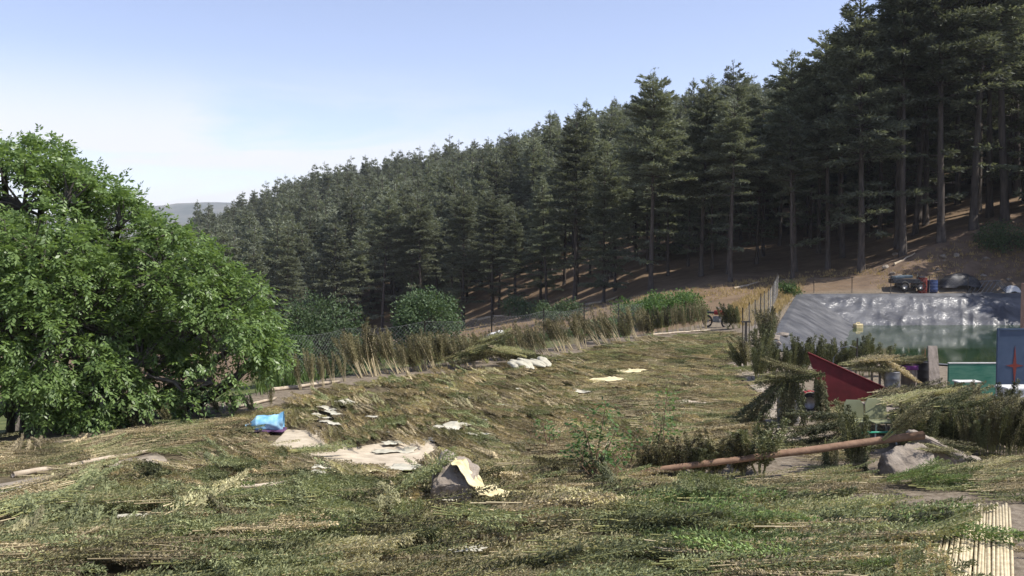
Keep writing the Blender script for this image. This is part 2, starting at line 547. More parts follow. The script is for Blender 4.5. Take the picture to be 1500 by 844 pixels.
def ground_material():
    m, t, N, Lk = mat_new('ground')
    geo = N('ShaderNodeNewGeometry'); 
    at_ = N('ShaderNodeAttribute'); at_.attribute_name = 'zone'
    sepc = N('ShaderNodeSeparateColor')
    Lk(at_.outputs['Color'], sepc.inputs['Color'])

    def nz(scale, detail=6):
        n = N('ShaderNodeTexNoise'); n.inputs['Scale'].default_value = scale; n.inputs['Detail'].default_value = detail
        n.inputs['Roughness'].default_value = 0.65
        Lk(geo.outputs['Position'], n.inputs['Vector']); return n

    def ramp(src, a, b, lo=0.35, hi=0.65):
        r = N('ShaderNodeValToRGB'); e = r.color_ramp.elements
        e[0].position = lo; e[1].position = hi; e[0].color = (*a, 1); e[1].color = (*b, 1)
        Lk(src, r.inputs['Fac']); return r.outputs['Color']

    def mix(f, a, b):
        x = N('ShaderNodeMix'); x.data_type = 'RGBA'
        Lk(f, x.inputs['Factor']); Lk(a, x.inputs['A']); Lk(b, x.inputs['B']); return x.outputs['Result']
    n1, n2, n3 = nz(0.9), nz(7), nz(0.25)
    terrace = ramp(n2.outputs['Fac'], (0.115, 0.092, 0.066), (0.225, 0.188, 0.142))
    floor_ = ramp(n1.outputs['Fac'], (0.060, 0.042, 0.030), (0.165, 0.112, 0.075))
    floor2 = ramp(n3.outputs['Fac'], (0.14, 0.098, 0.060), (0.25, 0.18, 0.11))
    floor_ = mix(n2.outputs['Fac'], floor_, floor2)
    grass = ramp(n1.outputs['Fac'], (0.055, 0.075, 0.025), (0.13, 0.14, 0.05))
    bank = ramp(n1.outputs['Fac'], (0.110, 0.077, 0.054), (0.190, 0.135, 0.094))
    c = mix(sepc.outputs['Red'], floor_, terrace)
    c = mix(sepc.outputs['Green'], c, grass)
    c = mix(sepc.outputs['Blue'], c, bank)
    shaded_litter = ramp(n2.outputs['Fac'], (0.065, 0.052, 0.032), (0.15, 0.122, 0.075))  # plant litter, colour darkened so gaps between the bundles read as shade
    c = mix(at_.outputs['Alpha'], c, shaded_litter)
    pb = N('ShaderNodeBsdfPrincipled'); pb.inputs['Roughness'].default_value = 0.95; pb.inputs['Specular IOR Level'].default_value = 0.15
    Lk(c, pb.inputs['Base Color'])
    b = N('ShaderNodeBump'); b.inputs['Strength'].default_value = 0.7; b.inputs['Distance'].default_value = 0.05
    nb = nz(11, 8); Lk(nb.outputs['Fac'], b.inputs['Height']); Lk(b.outputs['Normal'], pb.inputs['Normal'])
    o = N('ShaderNodeOutputMaterial'); Lk(pb.outputs[0], o.inputs['Surface'])
    return m


# ------------------------------------------------------------------ ground sheet
def build_ground():
    A = np.unique(np.concatenate([np.linspace(-6, -0.75, 40), np.linspace(-0.75, 0.85, 330), np.linspace(0.85, 6, 40)]))
    ys = [-60, -40, -20, -8, 0, 4, 6, 7]
    y = 8.0
    while y < 6000:
        ys.append(y); y *= 1.0115 if y < 130 else 1.025
    ys = np.array(ys)
    AA, YY = np.meshgrid(A, ys)
    XX = AA * np.maximum(YY, 8.0)
    ZZ = H(XX, YY)
    V = np.stack([XX, YY, ZZ], -1).reshape(-1, 3)
    nu, nv = len(A), len(ys)
    idx = np.arange(nu * nv).reshape(nv, nu)
    Q = np.stack([idx[:-1, :-1], idx[:-1, 1:], idx[1:, 1:], idx[1:, :-1]], -1).reshape(-1, 4)
    m = MB(); m.v.append(V.astype(np.float32)); m.q.append(Q); m.m.append(np.zeros(len(Q))); m.sm.append(np.ones(len(Q), bool)); m.n = len(V)
    me = m.mesh('ground', ground_material())
    a = AA.reshape(-1); D = np.maximum(YY.reshape(-1), 8); x = V[:, 0]
    de = np.interp(a, *_De); db = np.interp(a, *_Db)
    terr = 1 - sstep(0.2, 3.0, D - de)
    g = sstep(0.5, 2.5, D - de) * (1 - sstep(18, 30, D - de)) * (1 - sstep(0.02, 0.12, a))
    bk = sstep(0.36, 0.42, a) * sstep(0, 2.5, D - de) * (1 - sstep(2, 8, D - db))
    pp = proj(V[:, 0], np.maximum(V[:, 1], 2.0), V[:, 2])
    lit = np.zeros(len(V))  # mask for the shade-darkened ground colour under the mat
    for k_ in np.where((V[:, 1] > 7) & (V[:, 1] < 48) & (np.abs(a) < 0.8))[0]:
        if in_poly(pp[0][k_], pp[1][k_], FIELD): lit[k_] = 1
    col = np.stack([terr, np.clip(g, 0, 1), np.clip(bk, 0, 1), lit], -1).astype(np.float32)
    ca = me.color_attributes.new('zone', 'FLOAT_COLOR', 'POINT')
    ca.data.foreach_set('color', col.reshape(-1))
    return tag(link_mesh('ground', me), kind='structure')


build_ground()


def build_far_hills():
    # the bare blue hill seen over the left end of the ridge
    mt = noise_mat('far_hill', (0.045, 0.058, 0.050), (0.16, 0.15, 0.13), scale=0.006, rough=1, bump=0, detail=8, coord='Object')
    vs, fs = [], []
    nu, nv = 90, 24
    for j in range(nv + 1):
        for i in range(nu + 1):
            u = i / nu; v = j / nv
            px = -500 + 1700 * u
            Yd = 2300 + 1300 * v
            base = -80
            sk = np.interp(px, [-500, 0, 205, 240, 300, 330, 500, 1200], [330, 312, 296, 292, 287, 289, 300, 330])
            top = 4 + (370 - sk) / F * 3000
            hgt = base + (top - base) * math.sin(min(1, v * 1.12) * math.pi / 2) if v < 0.9 else top - (v - 0.9) * 400
            x = (px - 750) / F * 3000 * (0.85 + 0.3 * v)
            hgt += 12 * noise.noise(Vector((x / 260, Yd / 260, 3))) + 5 * noise.noise(Vector((x / 70, Yd / 70, 9)))
            vs.append((x, Yd, hgt))
    for j in range(nv):
        for i in range(nu):
            k = j * (nu + 1) + i
            fs.append((k, k + 1, k + nu + 2, k + nu + 1))
    m = MB(); m.add(vs, fs, 0, True)
    tag(m.build('hills', mt), kind='structure')


build_far_hills()


# ------------------------------------------------------------------ pond
def liner_material():
    m, t, N, Lk = mat_new('pond_liner')
    geo = N('ShaderNodeNewGeometry')
    pb = N('ShaderNodeBsdfPrincipled')
    n = N('ShaderNodeTexNoise'); n.inputs['Scale'].default_value = 0.8; n.inputs['Detail'].default_value = 6
    Lk(geo.outputs['Position'], n.inputs['Vector'])
    r = N('ShaderNodeValToRGB'); e = r.color_ramp.elements
    e[0].position = 0.35; e[1].position = 0.7
    e[0].color = (0.065, 0.067, 0.076, 1); e[1].color = (0.15, 0.15, 0.155, 1)
    Lk(n.outputs['Fac'], r.inputs['Fac']); Lk(r.outputs['Color'], pb.inputs['Base Color'])
    pb.inputs['Roughness'].default_value = 0.34
    pb.inputs['Specular IOR Level'].default_value = 0.5
    n2 = N('ShaderNodeTexNoise'); n2.inputs['Scale'].default_value = 3.5; n2.inputs['Detail'].default_value = 5; n2.inputs['Distortion'].default_value = 1.0
    Lk(geo.outputs['Position'], n2.inputs['Vector'])
    b = N('ShaderNodeBump'); b.inputs['Strength'].default_value = 0.6; b.inputs['Distance'].default_value = 0.08
    Lk(n2.outputs['Fac'], b.inputs['Height']); Lk(b.outputs['Normal'], pb.inputs['Normal'])
    o = N('ShaderNodeOutputMaterial'); Lk(pb.outputs[0], o.inputs['Surface'])
    return m


def build_pond():
    root = thing('storage_pond', 'square irrigation pond lined with crinkled grey plastic, green water inside', 'pond', (0, 0, 0))
    P0, P1, P2, P3 = [np.array(p) for p in POND]
    nu, nv = 300, 300
    u = np.linspace(-0.015, 1.015, nu); v = np.linspace(-0.012, 1.012, nv)
    UU, VV = np.meshgrid(u, v)
    xy = ((1 - UU)[..., None] * (1 - VV)[..., None] * P0 + (UU * (1 - VV))[..., None] * P3 + ((1 - UU) * VV)[..., None] * P1 + (UU * VV)[..., None] * P2)
    X, Y = xy[..., 0], xy[..., 1]
    d = pond_d(X, Y)
    Z = liner_z(X, Y) + 0.03
    # wrinkles running down the slope: ridged noise, long along the fall line
    far = sstep(0.75, 0.9, VV)
    t_along = np.where(far > 0.5, X, Y)
    w1 = 1 - np.abs(vnoise(t_along * 1.0 + d * 0.45, d * 0.6 + t_along * 0.1, 0.75, 5)) * 3.2
    w2 = 1 - np.abs(vnoise(t_along * 1.0 - d * 0.7, d * 0.7, 1.7, 6)) * 3.0
    w3 = vnoise(X, Y, 0.35, 8) + 1.3 * (0.6 - np.abs(vnoise(t_along - d * 0.9, d * 0.35, 0.42, 15)) * 2.6)
    amp = (0.05 + 0.075 * far) * sstep(0.05, 0.8, d)
    Z = Z + amp * (np.clip(w1, -.3, 1) * 0.9 + np.clip(w2, -.3, 1) * 0.9 + w3 * 0.35)
    V = np.stack([X, Y, Z], -1).reshape(-1, 3)
    idx = np.arange(nu * nv).reshape(nv, nu)
    Q = np.stack([idx[:-1, :-1], idx[:-1, 1:], idx[1:, 1:], idx[1:, :-1]], -1).reshape(-1, 4)
    m = MB(); m.v.append(V.astype(np.float32)); m.q.append(Q); m.m.append(np.zeros(len(Q))); m.sm.append(np.ones(len(Q), bool)); m.n = len(V)
    m.build('liner', liner_material(), root)
    # water
    mt, t, N, Lk = mat_new('pond_water')
    pb = N('ShaderNodeBsdfPrincipled'); pb.inputs['Base Color'].default_value = (0.030, 0.085, 0.028, 1)
    pb.inputs['Roughness'].default_value = 0.05; pb.inputs['Specular IOR Level'].default_value = 0.42
    geo = N('ShaderNodeNewGeometry'); n = N('ShaderNodeTexNoise'); n.inputs['Scale'].default_value = 1.6; n.inputs['Detail'].default_value = 4
    Lk(geo.outputs['Position'], n.inputs['Vector'])
    b = N('ShaderNodeBump'); b.inputs['Strength'].default_value = 0.02; b.inputs['Distance'].default_value = 0.05
    Lk(n.outputs['Fac'], b.inputs['Height']); Lk(b.outputs['Normal'], pb.inputs['Normal'])
    n3 = N('ShaderNodeTexNoise'); n3.inputs['Scale'].default_value = 0.5; n3.inputs['Detail'].default_value = 5
    Lk(geo.outputs['Position'], n3.inputs['Vector'])
    r = N('ShaderNodeValToRGB'); e = r.color_ramp.elements
    e[0].position = 0.3; e[1].position = 0.75; e[0].color = (0.012, 0.034, 0.009, 1); e[1].color = (0.024, 0.052, 0.015, 1)
    Lk(n3.outputs['Fac'], r.inputs['Fac']); Lk(r.outputs['Color'], pb.inputs['Base Color'])
    o = N('ShaderNodeOutputMaterial'); Lk(pb.outputs[0], o.inputs['Surface'])
    w = MB()
    cx, cy = np.mean(POND, axis=0)
    vs = [(cx + (x - cx) * 0.995, cy + (y - cy) * 0.995, WATER_Z) for x, y in POND]
    w.add(vs, [(3, 2, 1, 0)])
    tag(w.build('water', mt), kind='structure')


build_pond()


# ------------------------------------------------------------------ cedars
def cedar_meshes(seed, h, rad, crown_base, top_shape=0.75, n_br=95, fine=1.0, flat=False):
    """Atlas cedar about h metres tall: (trunk mesh, crown mesh)"""
    r = np.random.default_rng(seed)
    tr, cr = MB(), MB()
    n = 12
    lean = r.normal(0, 0.012, 2)
    wob = r.normal(0, 0.06, (n + 1, 2)).cumsum(0) * 0.5
    axis = []
    for i in range(n + 1):
        z = h * i / n
        axis.append((lean[0] * z + wob[i, 0] * (i > 0), lean[1] * z + wob[i, 1] * (i > 0), z - (0.5 if i == 0 else 0)))
    r0 = 0.0118 * h if fine > 0.6 else 0.015 * h
    radii = [r0 * (1.35 if i == 0 else 1.0) * (1 - 0.93 * (i / n)) ** 0.85 for i in range(n + 1)]
    tr.tube(axis, radii, 9 if fine > 0.6 else 6)
    ax = np.array(axis)

    def axis_at(z):
        return np.array([np.interp(z, ax[:, 2], ax[:, 0]), np.interp(z, ax[:, 2], ax[:, 1]), z])
    zs = np.sort(crown_base * h + (h * 0.985 - crown_base * h) * (r.random(n_br) ** 0.82 * 0.7 + 0.3 * np.linspace(0, 1, n_br)))
    layer = (0.75 + 0.35 * r.random()) * h / 20
    zs = zs * 0.45 + 0.55 * (np.round(zs / layer) * layer + r.normal(0, 0.12, n_br))     # boughs gather in tiers
    zs = np.clip(zs, crown_base * h, h * 0.99)
    n_low = int(n_br * (0.05 if crown_base > 0.3 else 0.09))
    zs = np.concatenate([zs, h * (0.10 + (crown_base - 0.08) * r.random(n_low) ** 0.7)])
    az = r.random() * 6.28
    for z in zs:
        t = max(0.0, (z / h - crown_base) / (1 - crown_base)); low = z < crown_base * h
        prof = (1 - t) ** top_shape * (0.55 + 0.45 * min(1, t * 3 + 0.35))
        if flat: prof = max(prof, 0.34 * (1 - max(0, t - 0.93) * 9))
        Lb = rad * prof * (0.62 + 0.55 * r.random()) + 0.4
        if low: Lb *= 0.55 + 0.5 * r.random()
        az += 2.4 + r.normal(0, 0.4)
        elev = R(8 + 34 * t * t) + r.normal(0, 0.09)
        o = axis_at(z)
        dv = np.array([math.cos(az) * math.cos(elev), math.sin(az) * math.cos(elev), math.sin(elev)])
        droop = (0.11 + 0.06 * r.random()) * Lb * (1 - 0.6 * t)
        us = np.linspace(0, 1, 5)
        pts = [o + dv * Lb * u - np.array([0, 0, droop * u * u]) for u in us]
        tr.tube(pts, [max(0.012, 0.018 * Lb * (1 - 0.85 * u)) for u in us], 3, cap=False)
        sd = np.array([-math.sin(az), math.cos(az), 0])
        nb = int((40 + 58 * Lb) * fine)
        u = 0.18 + 0.84 * r.random(nb) ** 0.8
        half = (0.40 * Lb * (1.06 - u) ** 0.8 + 0.20) * (0.75 + 0.25 * np.sin(u * 19 + z * 7))
        s = (r.random(nb) * 2 - 1)
        s = np.sign(s) * np.abs(s) ** 0.8
        pos = o[None] + dv[None] * (Lb * u)[:, None] - np.array([0, 0, 1])[None] * (droop * u * u)[:, None] + sd[None] * (s * half)[:, None]
        pos[:, 2] += r.normal(0, 0.06, nb) + 0.05 - 0.22 * np.abs(s) * half * r.random(nb)
        dr = dv[None] * (0.75 + 0.3 * r.random(nb))[:, None] + sd[None] * (s * 1.1)[:, None] + r.normal(0, 0.33, (nb, 3))
        dr[:, 2] += r.normal(-0.12, 0.26, nb)
        side = np.cross(dr, np.array([0, 0, 1.0])[None] + r.normal(0, 0.55, (nb, 3)))
        k = 1 / math.sqrt(fine)
        cr.diamonds(pos, dr, side, (0.22 + 0.26 * r.random(nb)) * k, (0.075 + 0.07 * r.random(nb)) * k)
    # leader
    nb = int(110 * fine)
    zt = h * (0.95 + 0.07 * r.random(nb) ** 1.4)
    b = np.stack([axis_at(h)[0] + r.normal(0, 0.12, nb), axis_at(h)[1] + r.normal(0, 0.12, nb), zt], -1)
    d_ = r.normal(0, 0.7, (nb, 3)); d_[:, 2] += 0.25
    b[:, :2] += r.normal(0, 0.10, (nb, 2)) * ((1.03 - zt / h) * 18)[:, None]
    cr.diamonds(b, d_, r.normal(0, 1, (nb, 3)), 0.26, 0.09)
    # bare broken stubs under the crown
    for _ in range(int(16 * fine)):
        z = h * (0.12 + (crown_base - 0.08) * r.random())
        a2 = r.random() * 6.28
        o = axis_at(z); ln = 0.4 + 1.3 * r.random()
        tr.tube([o, o + np.array([math.cos(a2) * ln, math.sin(a2) * ln, -0.1 * ln])], [0.03, 0.008], 3, cap=False)
    return tr.mesh('trunk', M['bark']), cr.mesh('crown', M['cedar'])


def make_cedar(mesh_pair, label, loc, rotz, scale, group=None, name='cedar_tree'):
    t = thing(name, label, 'tree', loc, (0.022 * math.sin(rotz * 7), 0.022 * math.cos(rotz * 5), rotz), group, scale)
    a = link_mesh('trunk', mesh_pair[0], t); b = link_mesh('crown', mesh_pair[1], t)
    return t, a, b


near_kinds = [cedar_meshes(11, 24, 5.0, 0.40, 0.58, 130, 0.9, True), cedar_meshes(12, 24, 4.3, 0.26, 0.72, 140, 0.9),
              cedar_meshes(13, 24, 5.2, 0.43, 0.58, 112, 0.9, True), cedar_meshes(14, 24, 4.8, 0.12, 0.85, 170, 0.9),
              cedar_meshes(15, 24, 4.1, 0.48, 0.6, 84, 0.9)]
mid_kinds = [cedar_meshes(21, 18, 4.2, 0.12, 0.85, 100, 0.5), cedar_meshes(22, 18, 3.9, 0.18, 0.78, 95, 0.5),
             cedar_meshes(23, 18, 4.4, 0.22, 0.7, 90, 0.5), cedar_meshes(24, 18, 3.8, 0.05, 0.92, 110, 0.5),
             cedar_meshes(25, 18, 3.6, 0.28, 0.66, 80, 0.5, True)]
far_kinds = [cedar_meshes(31, 16, 3.8, 0.08, 0.95, 70, 0.40), cedar_meshes(32, 16, 3.4, 0.12, 0.85, 66, 0.40), cedar_meshes(33, 16, 3.8, 0.18, 0.72, 60, 0.40)]

# trees one can pick out: px of the foot, metres away, row of the top, kind, turn, label
NAMED = [
    (953, 84, 106, 0, 0.3, 'tall flat-topped cedar with a bare lit trunk, highest of the middle stand'),
    (842, 97, 158, 1, 1.2, 'cedar with a thin pointed leader, left edge of the dark middle stand'),
    (884, 88, 228, 3, 2.2, 'shorter cedar with long drooping boughs just left of the tall flat-topped cedar'),
    (1027, 86, 118, 1, 3.2, 'slim pointed cedar next right of the tall flat-topped cedar'),
    (1066, 84, 120, 2, 0.9, 'cedar with a broad rounded top behind the start of the pond fence'),
    (1108, 90, 150, 1, 5.0, 'cedar between the rounded one and the far corner of the pond fence'),
    (1165, 82, 80, 0, 2.6, 'cedar with a bent top standing behind the far left corner of the pond'),
    (1213, 81, 55, 2, 4.4, 'cedar whose crown steps up toward the tallest trees, behind the pond'),
    (1262, 77, -30, 1, 1.7, 'huge cedar behind the pond whose tip reaches the top of the sky'),
    (1322, 77, -60, 4, 0.4, 'cedar with a pale slim trunk at the left foot of the dirt bank'),
    (1378, 77, -130, 0, 3.9, 'cedar with a thick grey trunk halfway along the top of the dirt bank'),
    (1425, 78, -160, 2, 2.0, 'thick-trunked cedar above the parked truck and black tarps'),
    (1470, 79, -190, 4, 5.6, 'cedar with dark trunk at the right end of the bank top'),
    (792, 112, 262, 3, 0.0, 'cedar with low sunlit boughs reaching down near the fence middle'),
    (679, 117, 268, 1, 4.0, 'cedar with a straight bare trunk right of the round bush'),
    (557, 128, 282, 2, 1.0, 'cedar with twin dark trunk left of the round bush'),
    (420, 112, 330, 3, 2.9, 'cedar clothed in boughs to its foot beside the walnut tree'),
]
placed = []
for px, D, ty, kd, rz, lab in NAMED:
    x = (px - 750) / F * D
    z = Hz(x, D) - 0.1
    top = at(px, ty, D).z
    make_cedar(near_kinds[kd], lab, (x, D, z), rz, (top - z) / 24.0)
    placed.append((x, D))

# the rest of the forest: scattered on the slopes; the nearest 290 are trees of their own
cand = [(47, 69.5), (49, 65), (46.5, 73), (51, 71.5), (45.5, 63.5), (52, 61), (53, 69), (50, 74), (57, 66), (55, 60), (60, 71), (62, 63), (47, 78), (57, 76), (64, 76), (55, 82), (67, 69)]
r = np.random.default_rng(5)
tries = 0
cell = {}
for (x, y) in placed: cell.setdefault((int(x // 8), int(y // 8)), []).append((x, y))
while tries < 60000:
    tries += 1
    a = -0.75 + 1.65 * r.random()
    D = math.sqrt(r.random() * (440 ** 2 - 66 ** 2) + 66 ** 2)
    db = float(np.interp(a, *_Db))
    if D < db + 1: continue
    x = a * D
    gap = 3.5 + 0.004 * D + (0.9 if r.random() < 0.3 else 0)
    if a > 0.14 and D < 150: gap = 4.2
    k = (int(x // 8), int(D // 8)); ok = True
    for i in (-1, 0, 1):
        for j in (-1, 0, 1):
            for q in cell.get((k[0] + i, k[1] + j), ()):
                if (q[0] - x) ** 2 + (q[1] - D) ** 2 < gap * gap: ok = False
    if not ok: continue
    if vnoise(x, D, 16, 9) > 0.36: continue           # small glades
    cell.setdefault(k, []).append((x, D)); cand.append((x, D))
cand.sort(key=lambda p: p[1] + (1000 if not -0.62 < p[0] / p[1] < 0.61 else 0))
n_ind = 0
rest = []
for (x, D) in cand:
    a = x / D
    z = Hz(x, D) - 0.1
    inview = -0.60 < a < 0.60
    if n_ind < 280 and inview:
        px = 750 + a * F
        if px > 760 and D > 100 and D < 150 and r.random() < 0.6:
            kd = mid_kinds[int(r.choice([0, 1, 3, 3]))]; s = 1.0 + 0.3 * r.random()
        elif D < 150 and px > 760:
            kd = near_kinds[int(r.choice([0, 1, 2, 4, 4, 0]))]; s = 0.78 + 0.34 * r.random()
            if px > 1230: s *= 1.12
        elif D < 135:
            kd = near_kinds[int(r.choice([1, 3, 2, 0]))]; s = 0.68 + 0.3 * r.random()
        else:
            kd = mid_kinds[int(r.integers(0, 5))]; s = 0.85 + 0.4 * r.random()
        if D < 150:
            cap = np.interp(px, [100, 300, 420, 560, 680, 760, 800, 835, 870, 910, 960, 1010, 1060, 1110, 1150, 1200, 1250, 1500], [345, 325, 305, 285, 272, 275, 235, 195, 215, 190, 150, 165, 140, 140, 118, 85, 10, -200])
            s = min(s, (at(px, cap + 55 * r.random() ** 1.5, D).z - z) / (18.0 if kd in mid_kinds else 24.0))
            if s < 0.3: continue
        if px > 1230: lab, gr = 'dark cedar standing in shade behind the front trunks above the dirt bank', 'cedars above the dirt bank'
        elif px > 820: lab, gr = 'dark cedar crowded behind the tall stand left of the pond', 'cedars of the middle stand'
        else: lab, gr = 'grey-green cedar in the close forest low on the left hillside', 'cedars low on the left hillside'
        make_cedar(kd, lab, (x, D, z), r.random() * 6.28, (s, s, s if D < 150 else s * (0.92 + 0.2 * r.random())), gr); n_ind += 1
    else:
        rest.append((x, D, z))


# ------------------------------------------------------------------ scattered copies for what nobody could count
def scatter_object(name, pts, rots, scales, kinds, sources):
    """one object whose geometry is copies of the SOURCES (lists of mesh objects) at points"""
    me = bpy.data.meshes.new(name)
    n = len(pts)
    me.vertices.add(n); me.vertices.foreach_set('co', np.asarray(pts, np.float32).reshape(-1))
    for nm, ty, dat in (('rot', 'FLOAT_VECTOR', rots), ('size', 'FLOAT_VECTOR', scales)):
        at_ = me.attributes.new(nm, ty, 'POINT'); at_.data.foreach_set('vector', np.asarray(dat, np.float32).reshape(-1))
    at_ = me.attributes.new('sort', 'INT', 'POINT'); at_.data.foreach_set('value', np.asarray(kinds, np.int32))
    o = link_mesh(name, me)
    ng = bpy.data.node_groups.new(name + '_copies', 'GeometryNodeTree')
    ng.interface.new_socket('Geometry', in_out='INPUT', socket_type='NodeSocketGeometry')
    ng.interface.new_socket('Geometry', in_out='OUTPUT', socket_type='NodeSocketGeometry')
    N = ng.nodes.new; Lk = ng.links.new
    gi, go = N('NodeGroupInput'), N('NodeGroupOutput')
    m2p = N('GeometryNodeMeshToPoints'); Lk(gi.outputs[0], m2p.inputs['Mesh'])

    def attr(nm, ty):
        a = N('GeometryNodeInputNamedAttribute'); a.data_type = ty; a.inputs['Name'].default_value = nm
        return [s for s in a.outputs if s.enabled][0] if any(s.enabled for s in a.outputs) else a.outputs[0]
    rot, size, srt = attr('rot', 'FLOAT_VECTOR'), attr('size', 'FLOAT_VECTOR'), attr('sort', 'INT')
    e2r = N('FunctionNodeEulerToRotation'); Lk(rot, e2r.inputs[0])
    jo = N('GeometryNodeJoinGeometry')
    for k, objs in enumerate(sources):
        cmpn = N('FunctionNodeCompare'); cmpn.data_type = 'INT'; cmpn.operation = 'EQUAL'
        ins = [s for s in cmpn.inputs if s.enabled]
        Lk(srt, ins[0]); ins[1].default_value = k
        sg = N('GeometryNodeSeparateGeometry'); sg.domain = 'POINT'
        Lk(m2p.outputs[0], sg.inputs['Geometry']); Lk(cmpn.outputs[0], sg.inputs['Selection'])
        iop = N('GeometryNodeInstanceOnPoints')
        Lk(sg.outputs[0], iop.inputs['Points'])
        jn = N('GeometryNodeJoinGeometry')
        for so in objs:
            oi = N('GeometryNodeObjectInfo'); oi.transform_space = 'ORIGINAL'
            oi.inputs['Object'].default_value = so
            oi.inputs['As Instance'].default_value = False
            Lk(oi.outputs['Geometry'], jn.inputs[0])
        Lk(jn.outputs[0], iop.inputs['Instance'])
        Lk(e2r.outputs[0], iop.inputs['Rotation']); Lk(size, iop.inputs['Scale'])
        Lk(iop.outputs[0], jo.inputs[0])
    Lk(jo.outputs[0], go.inputs[0])
    md = o.modifiers.new('copies', 'NODES'); md.node_group = ng
    return o


# three trees of the far sort stand on the ridge as trees of their own
ridge_src = []
for k, (px, lab) in enumerate([(452, 'cedar with an umbrella top standing clear on the left skyline'), (640, 'pointed cedar on the skyline above the middle of the hill'), (808, 'skyline cedar where the near stand begins to cover the ridge')]):
    D = 332; x = (px - 750) / F * D
    t_, a_, b_ = make_cedar(far_kinds[(2, 0, 1)[k]], lab, (x, D, Hz(x, D)), k * 1.3, 1.15)
    ridge_src.append([a_, b_])
rr = np.random.default_rng(6)
pts = np.array(rest)
n = len(pts)
s = 0.8 + 0.45 * rr.random(n)
tag(scatter_object('forest', pts, np.stack([np.zeros(n), np.zeros(n), rr.random(n) * 6.28], -1), np.stack([s, s, s * (0.9 + 0.25 * rr.random(n))], -1), rr.integers(0, 3, n), ridge_src),
    'cedar forest covering the hillside up to the skyline', 'forest', kind='stuff')
print('trees', len(cand), n_ind, n)


